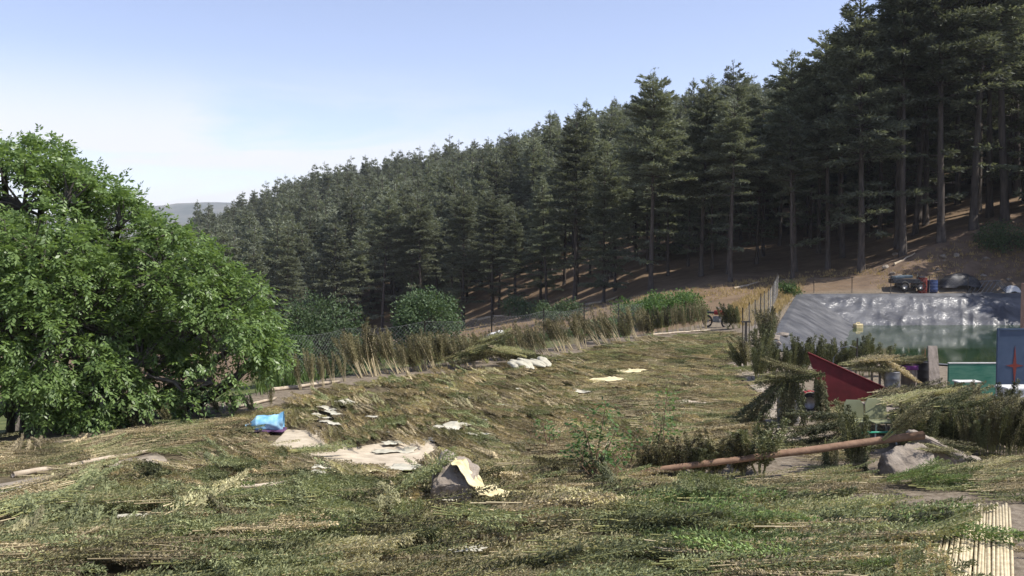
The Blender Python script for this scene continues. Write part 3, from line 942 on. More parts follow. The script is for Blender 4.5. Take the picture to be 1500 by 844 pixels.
# ------------------------------------------------------------------ leafy trees and bushes
def leafy_tree(name, label, cat, lobes, n_twig, foot, leaf_len, seed, lm, bm_, trunk_r=0.2, shell=0.72, leaves=26, group=None, fork=1.2, droop=0.5, pinnate=False):
    """lobes: (x,y,z,r) balls of crown; every twig end carries a drooping spray of leaves"""
    r = np.random.default_rng(seed)
    root = thing(name, label, cat, foot, (0, 0, 0), group)
    f = np.array(foot)
    Lb = np.array(lobes, float)
    wts = Lb[:, 3] ** 2; wts /= wts.sum()
    tw, cen = [], []
    while len(tw) < n_twig:
        k = r.choice(len(Lb), p=wts)
        d = r.normal(0, 1, 3); d /= np.linalg.norm(d)
        if d[2] < -0.55 and r.random() < 0.7: continue
        q = Lb[k, :3] + d * Lb[k, 3] * (shell + (1.06 - shell) * r.random() if r.random() < 0.78 else 0.3 + 0.5 * r.random())
        if q[2] < f[2] + 0.25: continue
        # deep inside another lobe: mostly skip
        dd = np.linalg.norm(Lb[:, :3] - q, axis=1) / Lb[:, 3]
        if (dd < 0.6).any() and r.random() < 0.7: continue
        if vnoise(q[0] * 1.3 + q[2], q[1] + q[2] * 1.1, 0.62 * max(1, Lb[:, 3].max() / 2), 4) > 0.14: continue   # gaps between sprays
        tw.append(q); cen.append(k)
    tw = np.array(tw); cen = np.array(cen)
    wood = MB()
    up = f + np.array([0, 0, fork])
    wood.tube([f - [0, 0, 0.3], f + [0.02, 0, fork * 0.5], up], [trunk_r * 1.3, trunk_r, trunk_r * 0.9], 9)
    for k in range(len(Lb)):
        c = Lb[k, :3]
        m1 = up * 0.45 + c * 0.55 + r.normal(0, 0.15, 3) * Lb[k, 3]; m1[2] -= 0.15 * np.linalg.norm(c - up)
        wood.tube([up, m1, c], [trunk_r * 0.6, trunk_r * 0.36, trunk_r * 0.2], 6)
        ids = np.where(cen == k)[0]
        for i in ids[::6]:
            p = tw[i]; m2 = (c + p) / 2 + r.normal(0, 0.08, 3) * Lb[k, 3]
            wood.tube([c, m2, p], [trunk_r * 0.14, trunk_r * 0.08, trunk_r * 0.03], 4, cap=False)
    wv = [v - f for v in wood.v]; wood.v = [v.astype(np.float32) for v in wv]
    wood.build('trunk', bm_, root)
    # leaves
    outd = tw - Lb[cen, :3]; outd /= np.linalg.norm(outd, axis=1, keepdims=True)
    cr = MB()
    if pinnate:
        nr, nl = 5, 7
        T = np.repeat(tw, nr, 0); O = np.repeat(outd, nr, 0)
        rd = O * 0.9 + r.normal(0, 0.75, (len(T), 3)); rd[:, 2] -= 0.25
        rd /= np.linalg.norm(rd, axis=1, keepdims=True)
        T = T + r.normal(0, 0.09, T.shape)
        RL = leaf_len * (1.7 + 1.2 * r.random(len(T)))
        sd = np.cross(rd, np.array([0, 0, 1.0]) + r.normal(0, 0.25, (len(T), 3))); sd /= np.linalg.norm(sd, axis=1, keepdims=True)
        for q in range(nl):
            t = 0.3 + 0.7 * q / (nl - 1)
            sg = 0 if q == nl - 1 else (1 if q % 2 else -1)
            base = T + rd * (RL * t)[:, None]; base[:, 2] -= RL * 0.30 * t * t
            dv = rd * (0.55 if sg else 1.0) + sd * sg * 0.85 + r.normal(0, 0.16, rd.shape); dv[:, 2] -= droop * (0.4 + 0.7 * r.random(len(T)))
            side = np.cross(dv, np.cross(sd, rd) + r.normal(0, 0.3, rd.shape))
            ln = leaf_len * (0.75 + 0.5 * r.random(len(T)))
            cr.diamonds(base - f, dv, side, ln, ln * (0.38 + 0.1 * r.random(len(T))), mid=0.52)
    else:
        nl = leaves
        T = np.repeat(tw, nl, 0)
        O = np.repeat(outd, nl, 0)
        N_ = len(T)
        spray = np.repeat(r.normal(0, 0.8, (len(tw), 3)), nl, 0) * 0.5
        dv = O + spray + r.normal(0, 0.75, (N_, 3)); dv[:, 2] -= droop * (0.6 + 0.8 * r.random(N_))
        ext = leaf_len * 2.1
        off = (O * 0.5 + r.normal(0, 0.62, (N_, 3))) * ext
        off[:, 2] *= 0.75
        base = T + off - f
        side = np.cross(dv, r.normal(0, 0.7, (N_, 3)) + np.array([0, 0, 1.0]))
        ln = leaf_len * (0.7 + 0.6 * r.random(N_))
        cr.diamonds(base, dv, side, ln, ln * (0.40 + 0.15 * r.random(N_)), mid=0.5)
    cr.build('crown', lm, root)
    return root


def L_(px, py, D, rpx):
    p = at(px, py, D); return (p.x, p.y, p.z, rpx / F * D)


wl = [L_(35, 305, 21.5, 92), L_(-45, 265, 22, 75), L_(5, 240, 21.8, 48), L_(95, 300, 21.0, 60), L_(230, 350, 21.0, 45), L_(60, 400, 19.8, 90), L_(-110, 330, 22, 150), L_(120, 355, 21.5, 96), L_(175, 330, 21, 48), L_(110, 470, 20.2, 135), L_(245, 410, 21, 92), L_(300, 475, 21.2, 95),
      L_(345, 505, 21.6, 66), L_(10, 500, 19.8, 140), L_(-180, 520, 21, 170), L_(205, 530, 20.6, 80), L_(65, 245, 21.8, 40), L_(130, 275, 21.8, 28), L_(310, 560, 21.3, 50), L_(110, 560, 20.2, 60), L_(390, 520, 21.6, 28), L_(150, 582, 19.6, 44), L_(60, 590, 19.4, 40), L_(230, 585, 20.4, 38), L_(290, 588, 21.0, 30), L_(20, 560, 19.2, 50), L_(345, 560, 21.2, 40), L_(180, 560, 20.0, 60), L_(255, 560, 20.5, 55), L_(130, 600, 19.6, 30), L_(200, 600, 20.2, 28)]
gp = gnd(35, 628)
leafy_tree('walnut_tree', 'big spreading bright green walnut tree overhanging the left edge of the drying ground', 'tree', wl, 5000, (gp.x, gp.y, gp.z), 0.122, 3, M['walnut'], M['walnut_bark'], trunk_r=0.34, shell=0.68, fork=1.3, pinnate=True)


def bush(px, py_top, py_base, D, wpx, label, seed, mat='bush', n=420, leaf=0.13, name='round_bush'):
    b = at(px, py_base, D); t = at(px, py_top, D)
    z0 = Hz(b.x, b.y, False)
    h = t.z - z0; w = wpx / F * D
    r = np.random.default_rng(seed)
    lobes = [(b.x, D, z0 + h * 0.55, min(w * 0.5, h * 0.45))]
    for k in range(6):
        an = k * 1.05 + r.random()
        rr_ = w * 0.5 * (0.4 + 0.25 * r.random())
        lobes.append((b.x + math.cos(an) * w * 0.30, D + math.sin(an) * w * 0.3, z0 + h * (0.30 + 0.36 * r.random()), rr_))
    return leafy_tree(name, label, 'bush', lobes, n, (b.x, D, z0), leaf, seed, M[mat], M['walnut_bark'], trunk_r=0.09, shell=0.6, leaves=20, fork=h * 0.2, droop=0.2)


bush(472, 436, 510, 44, 112, 'rounded dark green bush behind the wire fence beside the walnut tree', 41, n=620, leaf=0.17)
bush(628, 418, 492, 46, 82, 'rounded grey-green bush standing alone behind the middle of the wire fence', 42, n=520, leaf=0.17)
bush(420, 470, 540, 38, 60, 'low green bush peeping out between walnut tree and rounded bush', 43, mat='weed', n=240, leaf=0.14)
bush(935, 448, 480, 52, 70, 'leafy green bush behind the sheaves left of the red motorbike', 44, mat='weed', n=300, leaf=0.16)
bush(985, 442, 478, 54, 80, 'largest leafy green bush behind the sheaves by the red motorbike', 45, mat='weed', n=340, leaf=0.16)
bush(895, 470, 495, 47, 50, 'small weedy bush at the wire fence below the flat-topped cedar', 46, mat='weed', n=180, leaf=0.14)
bush(1155, 420, 442, 66, 22, 'tiny green bush in dry grass outside the pond fence', 47, mat='weed', n=60, leaf=0.16)
bush(1470, 330, 372, 74, 60, 'scrubby dark bush growing on the dirt bank at the right', 48, n=160, leaf=0.2)
bush(770, 440, 482, 88, 50, 'shaded dark bush under the cedars beyond the middle of the fence', 49, n=160, leaf=0.2)
bush(820, 455, 482, 74, 55, 'sunlit low bush under the dark middle stand', 50, n=160, leaf=0.2)


# ------------------------------------------------------------------ grass
def grass_patch(name, label, poly, n, hgt, mat, seed, z_extra=0.0):
    r = np.random.default_rng(seed)
    px0, px1 = min(p[0] for p in poly), max(p[0] for p in poly)
    py0, py1 = min(p[1] for p in poly), max(p[1] for p in poly)
    B = []
    while len(B) < n:
        a, b = px0 + (px1 - px0) * r.random(), py0 + (py1 - py0) * r.random()
        if not in_poly(a, b, poly): continue
        g = gnd(a, b); B.append((g.x, g.y, g.z - 0.02))
    B = np.array(B); k = 9
    B = np.repeat(B, k, 0); N_ = len(B)
    B[:, :2] += r.normal(0, 0.12, (N_, 2))
    dv = r.normal(0, 0.3, (N_, 3)); dv[:, 2] = 1
    m = MB(); m.diamonds(B, dv, r.normal(0, 1, (N_, 3)), hgt * (0.5 + 0.8 * r.random(N_)), 0.025 + 0.02 * r.random(N_), mid=0.3)
    return tag(m.build(name, mat), label, 'grass', kind='stuff')


grass_patch('green_grass', 'tall green grass growing outside the left end of the wire fence', [(380, 535), (520, 505), (700, 500), (700, 520), (520, 545), (440, 565), (380, 580)], 1100, 0.55, M['grass'], 61)
grass_patch('dry_grass', 'straw coloured dry grass along the pond fence and forest edge', [(1075, 445), (1110, 425), (1180, 408), (1175, 425), (1125, 470), (1095, 480), (1060, 470)], 800, 0.35, M['dry_grass'], 62)


def rock(name, label, center, size, seed, rotz=0.0, tilt=0.0, sub=5):
    rr_ = random.Random(seed)
    planes = [(Vector((rr_.gauss(0, 1), rr_.gauss(0, 1), rr_.gauss(0, .8))).normalized(), rr_.uniform(.50, .78)) for _ in range(11)]
    bm = bmesh.new(); bmesh.ops.create_icosphere(bm, subdivisions=sub, radius=1)
    for v in bm.verts:
        n = v.co.normalized()
        q = n * (1 + 0.22 * noise.noise(n * 1.4 + Vector((seed, 0, 0))))
        for pn, h in planes:                       # broken faces
            ex = q.dot(pn) - h
            if ex > 0: q -= pn * ex * 0.93
        q *= 1 + 0.10 * noise.noise(n * 3.5 + Vector((0, seed, 0))) + 0.05 * noise.noise(n * 9 + Vector((0, 0, seed))) + 0.02 * noise.noise(n * 25)
        v.co = Vector((q.x * size[0], q.y * size[1], q.z * size[2])) * 1.25
    me = bpy.data.meshes.new(name); bm.to_mesh(me); bm.free()
    for p in me.polygons: p.use_smooth = True
    me.materials.append(M['rock'])
    o = link_mesh(name, me); o.location = center; o.rotation_euler = (0, tilt, rotz)
    return tag(o, label, 'rock')


grass_patch('dry_undergrowth', 'sparse dry weeds on the forest floor behind the fence', [(560, 500), (760, 492), (960, 460), (1100, 428), (1180, 408), (1300, 404), (1300, 396), (1180, 398), (1000, 425), (760, 462), (560, 486)], 900, 0.30, M['dry_grass'], 63)
grass_patch('weeds', 'low green weeds along the outer foot of the fence', [(620, 512), (760, 506), (900, 488), (1000, 470), (1040, 458), (1000, 462), (900, 478), (760, 496), (620, 502)], 700, 0.5, M['weed'], 64)


grass_patch('bank_weeds', 'sparse dry weeds clinging to the dirt bank', [(1250, 418), (1300, 400), (1400, 352), (1500, 325), (1500, 410), (1350, 412), (1290, 424)], 260, 0.28, M['dry_grass'], 65)
rb_ = random.Random(21)
for i in range(14):
    q = gnd(rb_.uniform(1270, 1495), rb_.uniform(372, 415))
    k = rb_.uniform(.12, .32)
    o_ = rock('bank_stone', 'brown-grey stone lying loose on the dirt bank', (q.x, q.y, q.z + k * .2), (k, k * .8, k * .6), 40 + i, rb_.random() * 3, sub=3); o_['group'] = 'loose stones on the dirt bank'


def fallen(label, p0, p1, r0):
    a, b = gnd(*p0), gnd(*p1)
    m = MB(); d = b - a
    n = 7
    m.tube([d * (k / n) + Vector((0, 0, Hz(a.x + d.x * k / n, a.y + d.y * k / n) - a.z + r0 * .6)) - Vector((0, 0, (d * (k / n)).z)) for k in range(n + 1)], [r0 * (1 - .5 * k / n) for k in range(n + 1)], 7)
    o = m.build('fallen_trunk', M['log']); o.location = a
    tag(o, label, 'log')


fallen('pale fallen trunk lying on the forest floor left of the flat-topped cedar', (858, 448), (905, 436), .16)
fallen('thin fallen branch on the slope behind the red motorbike', (1075, 424), (1112, 414), .12)
fallen('fallen grey trunk under the cedars right of the round bush', (700, 470), (745, 462), .14)
fallen('short bleached branch lying at the top of the dirt bank', (1310, 388), (1340, 372), .10)


# ------------------------------------------------------------------ harvested plants
def plant(stk, tops, r, L=1.1, rad=0.09, flatten=0.8, base=(0, 0, 0), yaw=0.0, pitch=0.0, bare=0.2, n=380, blade=0.036, loose=0.3):
    """one cut plant along +X from its butt: a stalk and a dense foxtail of small leaves"""
    Rm = np.array(Euler((0, -pitch, yaw)).to_matrix())
    k = 5
    bend = r.normal(0, 0.12, 2)
    us = np.linspace(0, 1, k)

    def axis(u):
        return np.stack([u * L, bend[0] * u * u * L, bend[1] * u * u * L * 0.5], -1)
    P = axis(us * 0.93) @ Rm.T + np.array(base)
    stk.tube([tuple(p) for p in P], [0.0062 * (1 - 0.75 * u) + 0.0016 for u in us], 4, cap=False)
    u = bare + (1 - bare) * r.random(n) ** 0.9
    t = (u - bare) / (1 - bare)
    an = r.random(n) * 6.283
    ph = r.random() * 6.28
    lump = 0.72 + 0.28 * np.sin(u * L * 34 + 2 * an + ph) + 0.22 * np.sin(u * L * 13 + an * 3 + ph * 2)
    prof = np.clip(t * 5 + 0.25, 0, 1) * (1 - t ** 3 * 0.75)
    rho = rad * prof * lump * np.sqrt(0.15 + 0.85 * r.random(n))
    rv = np.stack([np.zeros(n), np.cos(an), np.sin(an)], -1)
    pos = axis(u) + rv * rho[:, None]
    pos[:, 2] *= flatten
    d2 = rv * 0.75 + r.normal(0, loose, (n, 3)); d2[:, 0] += 0.8
    side = np.cross(d2, rv) + r.normal(0, 0.45, (n, 3))
    tops.diamonds(pos @ Rm.T + np.array(base), d2 @ Rm.T, side @ Rm.T, blade * (0.6 + 0.9 * r.random(n)), blade * (0.34 + 0.26 * r.random(n)))


def bundle_meshes(seed, n=4, L=1.05, spread=0.15, mats=('stalk', 'dry_tops'), rad=0.075, flatten=0.85, k=560, blade=0.033, standing=False, bare=0.11, loose=0.3, open_=9):
    r = np.random.default_rng(seed)
    a, b = MB(), MB()
    for i in range(n):
        if standing:
            an = r.random() * 6.283; rr_ = 0.05 * math.sqrt(r.random())
            plant(a, b, r, L * (0.8 + 0.35 * r.random()), rad * (0.8 + 0.4 * r.random()), 1.0, (math.cos(an) * rr_, math.sin(an) * rr_, 0), an, R(90 - open_ * r.random() - 1), bare * (0.85 + 0.3 * r.random()), k, blade, loose)
        else:
            plant(a, b, r, L * (0.75 + 0.4 * r.random()), rad * (0.75 + 0.5 * r.random()), flatten, (r.normal(0, 0.09), (i / max(1, n - 1) - 0.5) * spread * 2 + r.normal(0, 0.02), 0.02 + 0.05 * r.random()), r.normal(0, 0.09 if rad > .06 else 0.05), r.normal(0.01, 0.025), bare, k, blade, loose)
    me = b.mesh('tops', M[mats[1]])
    tn = np.repeat(r.uniform(-0.5, 0.5, n), len(me.vertices) // n)       # every plant its own tone
    at_ = me.attributes.new('tone', 'FLOAT', 'POINT'); at_.data.foreach_set('value', tn.astype(np.float32))
    return a.mesh('stalks', M[mats[0]]), me


def make_bundle(pair, name, label, cat, loc, rot, group=None, scale=1.0):
    t = thing(name, label, cat, loc, rot, group, scale)
    return t, link_mesh('stalks', pair[0], t), link_mesh('tops', pair[1], t)


mat_kinds = [bundle_meshes(101, 4, mats=('stalk', 'dry_tops')), bundle_meshes(102, 5, mats=('stalk', 'dry_tops'), spread=.2, loose=.38), bundle_meshes(103, 4, mats=('stalk', 'brown_tops')),
             bundle_meshes(104, 4, mats=('green_stalk', 'green_tops'), rad=.095, loose=.4), bundle_meshes(105, 3, mats=('green_stalk', 'dry_tops'), spread=.11), bundle_meshes(106, 4, mats=('green_stalk', 'fresh_tops'), rad=.11, loose=.45),
             bundle_meshes(107, 4, mats=('stalk', 'brown_tops'), bare=0.28),
             bundle_meshes(108, 6, 1.25, mats=('stalk', 'dry_tops'), rad=.043, spread=.24, k=330, blade=.028, loose=.17, bare=.16), bundle_meshes(109, 6, 1.25, mats=('stalk', 'brown_tops'), rad=.042, spread=.24, k=330, blade=.028, loose=.17, bare=.16),
             bundle_meshes(110, 5, 1.15, mats=('green_stalk', 'green_tops'), rad=.05, spread=.22, k=350, blade=.03, loose=.22), bundle_meshes(111, 6, 1.25, mats=('stalk', 'brown_tops'), rad=.042, spread=.26, k=330, blade=.028, loose=.17, bare=.2),
             bundle_meshes(112, 5, 1.1, mats=('green_stalk', 'dark_tops'), rad=.085, k=560, blade=.036, loose=.36), bundle_meshes(113, 5, 1.1, mats=('green_stalk', 'sheaf_tops'), rad=.08, k=540, blade=.035, loose=.36)]

PATH = [(385, 652), (412, 626), (455, 628), (490, 652), (530, 664), (600, 656), (640, 638), (652, 656), (604, 690), (520, 698), (458, 678), (425, 660)]
STRIP = [(-60, 722), (30, 704), (150, 686), (240, 656), (262, 676), (170, 704), (60, 724), (-60, 745)]
BARE = [PATH, STRIP, [(515, 574), (560, 566), (580, 582), (540, 594)], [(340, 594), (420, 583), (432, 602), (350, 610)],
        [(300, 744), (420, 720), (445, 730), (330, 752)], [(560, 668), (625, 668), (630, 705), (560, 700)], [(615, 735), (720, 735), (720, 755), (615, 755)]]
DIRS = [(900, 520, 10), (800, 600, 20), (560, 600, 36), (480, 620, 40), (640, 570, 28), (620, 640, 32), (1050, 600, 7), (700, 650, 24), (900, 680, 10), (1000, 800, 2), (700, 800, 5), (450, 780, 22), (340, 690, 24),
        (150, 650, -14), (80, 750, -18), (230, 725, 20), (250, 640, -10), (1300, 780, 2), (60, 830, -8), (300, 830, 10), (760, 545, 14), (1000, 520, 6), (560, 710, 20)]


def field_dir(px, py):
    sx = sy = 0.0
    for (a, b, d) in DIRS:
        w = 1 / ((px - a) ** 2 + 2.5 * (py - b) ** 2 + 900) ** 1.5
        sx += w * math.cos(R(d)); sy += w * math.sin(R(d))
    return sx, sy


class Sources:
    pass


FIELDS = [FIELD, [(1120, 730), (1150, 682), (1290, 660), (1325, 738)], [(1385, 672), (1540, 700), (1540, 742), (1390, 738)], [(1455, 650), (1540, 650), (1540, 700), (1430, 690)], [(1195, 612), (1270, 586), (1312, 588), (1300, 640), (1215, 655)]]


def build_mat():
    r = np.random.default_rng(77)
    pts, rots, sizes, kinds = [], [], [], []
    CL = np.array(CLEAR)
    y = 7.6
    while y < 46:
        for x0 in np.arange(-22, 16, 0.36 if y < 13.5 else 0.40):
            x = x0 + r.normal(0, 0.14); yy = y + r.normal(0, 0.09)
            px, py = proj(x, yy, 0.9 if yy < 11 else 0.1)
            if px < -160 or px > 1600 or py > 930: continue
            z = Hz(x, yy)
            px, py = proj(x, yy, z)
            if not any(in_poly(px, py, f_) for f_ in FIELDS): continue
            if any(in_poly(px, py, b) for b in BARE): continue
            sx, sy = field_dir(px, py)
            q0 = G(px, py, z); q1 = G(px + 14 * sx, py + 14 * sy, z)
            ang = math.atan2(q1.y - q0.y, q1.x - q0.x)
            ca_, sa_ = math.cos(ang), math.sin(ang)
            al, ac = x * ca_ + yy * sa_, -x * sa_ + yy * ca_
            if vnoise(al * 0.45, ac, 0.42, 21) > (0.24 if yy > 13 else 0.30): continue
            ang += r.normal(0, 0.075 if yy < 13.5 else 0.05)
            if r.random() < 0.10: ang += math.pi
            s = 0.80 + 0.35 * r.random()
            # keep tips off what lies bare
            bad = False
            for t in (-0.5, 0.0, 0.5):
                tx, ty = x + t * 1.15 * s * math.cos(ang), yy + t * 1.15 * s * math.sin(ang)
                a_, b_ = proj(tx, ty, z)
                if t and (not any(in_poly(a_, b_, f_) for f_ in FIELDS) or any(in_poly(a_, b_, q) for q in BARE)) and r.random() < 0.93: bad = True
                if ((CL[:, 0] - tx) ** 2 + (CL[:, 1] - ty) ** 2 < CL[:, 2] ** 2).any() and r.random() < 0.9: bad = True
            if bad: continue
            lift = max(-0.05, vnoise(al * 0.35, ac, 0.5, 22)) * (0.28 if yy > 14 else 0.36) + 0.03 + 0.04 * r.random() + (max(0.0, vnoise(al * 0.22, ac, 0.85, 25)) * 0.20 if yy < 14.5 else 0.0)
            # the plant is laid with its middle at the point
            pts.append((x - 0.55 * s * math.cos(ang), yy - 0.55 * s * math.sin(ang), z + lift)); rots.append((r.normal(0, 0.15), r.normal(-0.01, 0.035), ang))
            sizes.append((s, s * (0.85 + 0.3 * r.random()), s))
            near = 1 - min(1, max(0, (yy - 8) / 14))
            g = vnoise(x, yy, 2.4, 23) - 0.16 + 0.42 * near + 0.12 * vnoise(x, yy, 0.7, 24)
            u = r.random()
            if u > 0.9: k = int(r.choice([11, 12]))
            elif g > 0.36: k = 5 if u < 0.16 else (3 if u < 0.8 else 4)
            elif g > 0.14: k = 3 if u < 0.55 else (0 if u < 0.8 else 4)
            elif g > -0.12: k = int(r.choice([0, 3, 12, 9, 1, 2, 7]))
            else: k = int(r.choice([2, 12, 8, 10, 7]))
            if yy <= 13.5 and r.random() < 0.42: k = int(r.choice([9, 9, 7, 10, 8, 9]))
            if yy > 13.5:
                k = int(r.choice([8, 10, 7, 9, 7, 10, 9 if g > 0.0 else 8]))
            kinds.append(k)
        y += 0.22 if y < 13.5 else 0.27
    return np.array(pts), np.array(rots), np.array(sizes), np.array(kinds)


# bundles one can pick out on the mat (also the patterns for the uncountable rest)
PICK = [
    (985, 768, 3, 'lime green freshly cut bundle lying below the sapling in the near mat', 5, 1.25),
    (1275, 792, 2, 'bright green bundle spread over the near right mat left of the bare canes', 5, 1.2),
    (430, 675, -4, 'dark green bundle on the pale sand path beyond the blue bag', 3, 1.0),
    (1040, 512, 2, 'small bright green bundle near the far right corner of the mat', 3, 1.0),
    (250, 775, -22, 'pale-stemmed bundle laid along the ridge of the lower left mat', 0, 1.15),
    (690, 770, 2, 'bundle with bare brown stems in the near middle of the mat', 6, 1.3),
    (520, 577, 24, 'brown bundle dropped on the bare soil under the first fence sheaves', 2, 1.0),
    (180, 690, 40, 'olive bundle hanging over the bare strip at the left', 4, 1.1),
    (820, 560, 14, 'olive bundle in the far middle of the mat, left of the long pale rag', 7, 1.0),
    (600, 605, 34, 'brown bundle on the upper left slope of the mat, below the corner post', 8, 1.0),
    (1020, 560, 7, 'greenish bundle in the far right part of the mat beyond the saplings', 9, 1.0),
    (730, 680, 18, 'brown bundle in the mat between the cloth-draped rock and the leafy sapling', 10, 1.0),
    (880, 790, 3, 'dark green bundle in the near mat below the lime green one', 11, 1.0),
    (520, 800, 10, 'dark olive bundle at the bottom of the near mat', 12, 1.0),
    (760, 610, 12, 'mottled bundle in the middle of the mat below the white sacks', 1, 1.0),
]
src = [None] * 13
for px, py, dg, lab, k, s in PICK:
    g = gnd(px, py)
    q1 = G(px + 14 * math.cos(R(dg)), py + 14 * math.sin(R(dg)), g.z)
    an = math.atan2(q1.y - g.y, q1.x - g.x)
    t_, a_, b_ = make_bundle(mat_kinds[k], 'plant_bundle', lab, 'plant bundle', (g.x, g.y, g.z + 0.16), (0, 0, an), None, s)
    if src[k] is None: src[k] = [a_, b_]
assert all(src)
# ------------------------------------------------------------------ sheaves along the fence
sheaf_kinds = [bundle_meshes(201, 9, 1.25, mats=('stalk', 'sheaf_tops'), standing=True, rad=.066, k=400, bare=0.34, blade=.031, open_=8),
               bundle_meshes(202, 8, 1.2, mats=('stalk', 'sheaf_tops'), standing=True, rad=.07, k=420, bare=0.30, blade=.031, open_=8),
               bundle_meshes(203, 10, 1.35, mats=('stalk', 'sheaf_tops'), standing=True, rad=.064, k=380, bare=0.40, blade=.031, open_=7),
               bundle_meshes(204, 11, 1.1, mats=('green_stalk', 'dark_tops'), standing=True, rad=.09, k=480, blade=.036, bare=0.26, open_=15),
               bundle_meshes(205, 10, 1.1, mats=('green_stalk', 'sheaf_tops'), standing=True, rad=.085, k=460, blade=.035, bare=0.30, open_=14)]


def sheaf(px, py, hpx, lean, kind, label, group=None, fore=0.0, lift=0.0, pt=None, turn=None, wide=1.0):
    g = pt if pt is not None else gnd(px, py)
    s = hpx / F * g.y / 1.28
    t, a, b = make_bundle(sheaf_kinds[kind], 'plant_sheaf', label, 'sheaf', (g.x, g.y, g.z + lift), (R(fore), R(lean), 0), group, (s * wide, s * wide, s))
    # own turn about its axis so copies do not repeat
    a.rotation_euler[2] = b.rotation_euler[2] = (px * 0.37 if turn is None else turn)
    return t


r = np.random.default_rng(88)
FENCE = [(443, 572, 56), (462, 573, 52), (485, 563, 48), (500, 560, 46), (535, 552, 60), (552, 549, 62), (590, 546, 62), (640, 540, 50), (700, 531, 52), (780, 521, 50), (870, 508, 48), (905, 502, 46), (940, 498, 44), (1000, 487, 40)]
seg_px = []
for (a, b, h) in [(440, 571, 55), (458, 571, 56), (474, 566, 44), (488, 563, 46), (505, 559, 42)]:
    seg_px.append((a, b, h, -14 + 6 * r.random(), 0))
uniq = {0: 'first sheaf of the fence row, thin and brown, nearest the walnut tree', 5: 'leaning sheaf with bright straw stems at the tall corner post'}
px = 528.0
while px < 960:
    py = np.interp(px, [528, 640, 780, 870, 960], [553, 541, 524, 509, 494])
    h = np.interp(px, [528, 600, 700, 960], [66, 52, 50, 42]) * (0.85 + 0.3 * r.random())
    seg_px.append((px, py + r.normal(0, 1.5), h, -36 + 20 * r.random(), int(r.choice([0, 1, 2, 1, 4]))))
    px += 7.5 + 5 * r.random() + (12 if r.random() < 0.08 else 0)
for i, (a, b, h, ln, k) in enumerate(seg_px):
    if i in uniq: lab, gr = uniq[i], None
    elif a < 520: lab, gr = 'thin brown sheaf leaning with its companions at the left end of the fence', 'thin sheaves at the left end of the fence'
    elif a < 700: lab, gr = 'brown sheaf with pale stems leaning in the row left of the white sacks', 'fence sheaves left of the white sacks'
    else: lab, gr = 'olive sheaf leaning on the wire fence right of the white sacks', 'fence sheaves right of the white sacks'
    sheaf(a, b, h, ln, k, lab, gr, fore=-8, wide=1.15 if a < 520 else 1.5)
for i in range(16):
    a = 962 + 8.2 * i + r.normal(0, 1.5)
    if 1042 < a < 1060: continue
    sheaf(a, np.interp(a, [960, 1090], [490, 480]) + r.normal(0, 1), 34 + 10 * r.random(), r.normal(-4, 7), int(r.choice([3, 4, 1, 0])), 'green-brown sheaf standing in the far row before the red motorbike', 'sheaves of the far row')
sheaf(959, 492, 46, -28, 1, 'sheaf with a bare white stem leaning hardest, where the far row begins', None)
# sheaves hung on the pond fence
for i, (a, b, h) in enumerate([(1100, 545, 60), (1112, 540, 78), (1122, 530, 70), (1128, 505, 56), (1118, 500, 50), (1132, 500, 52), (1108, 560, 66), (1090, 545, 52)]):
    sheaf(a, b, h, (-24 if i in (0, 7) else r.normal(0, 5)), int(r.choice([3, 4])), 'green sheaf propped against the posts at the near end of the pond fence', 'sheaves on the pond fence')

# row of dark tops along the near pond bank
for i in range(16):
    a = 1112 + 9.6 * i + r.normal(0, 2)
    g = at(a, 548 + r.normal(0, 2), 27.5 + 0.12 * i)
    g.z = Hz(g.x, g.y)
    sheaf(a, 0, 46 + 22 * r.random(), r.normal(0, 6), 3, 'dark green sheaf standing in the row along the near bank of the pond', 'sheaves along the near pond bank', pt=g)
for a, b, h in [(1262, 545, 62), (1275, 548, 55), (1298, 546, 44)]:
    g = at(a, b, 28.5); g.z = Hz(g.x, g.y)
    sheaf(a, 0, h + 8, 2, 3, 'bushy dark sheaf standing before the green water, right of the thin wire hoop', 'bushy sheaves before the green water', pt=g)


# ------------------------------------------------------------------ fences
def wire_fence(line, name, label, hgt, post_at, net_rows, cell=0.16, lean=0.0, wire_r=0.004, post_r=0.03):
    """line: world points along the foot of the fence"""
    root = thing(name, label, 'fence', (0, 0, 0))
    P = [Vector(p) for p in line]
    seg = [0]
    for i in range(1, len(P)): seg.append(seg[-1] + (P[i] - P[i - 1]).length)
    tot = seg[-1]

    def pos(s):
        s = min(max(s, 0), tot - 1e-6)
        for i in range(1, len(P)):
            if s <= seg[i]:
                return P[i - 1].lerp(P[i], (s - seg[i - 1]) / (seg[i] - seg[i - 1]))
        return P[-1].copy()
    rr_ = random.Random(4)
    s = 0.0
    tops = []
    while s <= tot + 0.01:
        p = pos(s); m = MB()
        hh = hgt * (1 + rr_.uniform(-.03, .05))
        m.tube([p - Vector((0, 0, .2)), p + Vector((rr_.uniform(-.04, .04), 0, hh))], post_r, 6)
        m.build('post', M['post'], root)
        s += post_at
    net = MB()
    n = int(tot / cell)

    def sag(s):
        return hgt * 0.97 - 0.12 * math.sin(math.pi * ((s / post_at) % 1.0))
    for k in range(-int(hgt / cell), n):
        for sg in (1, -1):
            pts = []
            for j in range(5):
                v = j / 4
                ss = k * cell + (v if sg > 0 else 1 - v) * hgt
                if 0 <= ss <= tot:
                    p = pos(ss); pts.append(p + Vector((0, 0, 0.03 + v * (sag(ss) - 0.03))))
            if len(pts) >= 2: net.tube(pts, wire_r, 3, smooth=False, cap=False)
    for row in net_rows:
        net.tube([pos(q * tot / 60) + Vector((0, 0, row * sag(q * tot / 60))) for q in range(61)], wire_r * 1.5, 3, cap=False)
    net.build('netting', M['wire'], root)
    return root


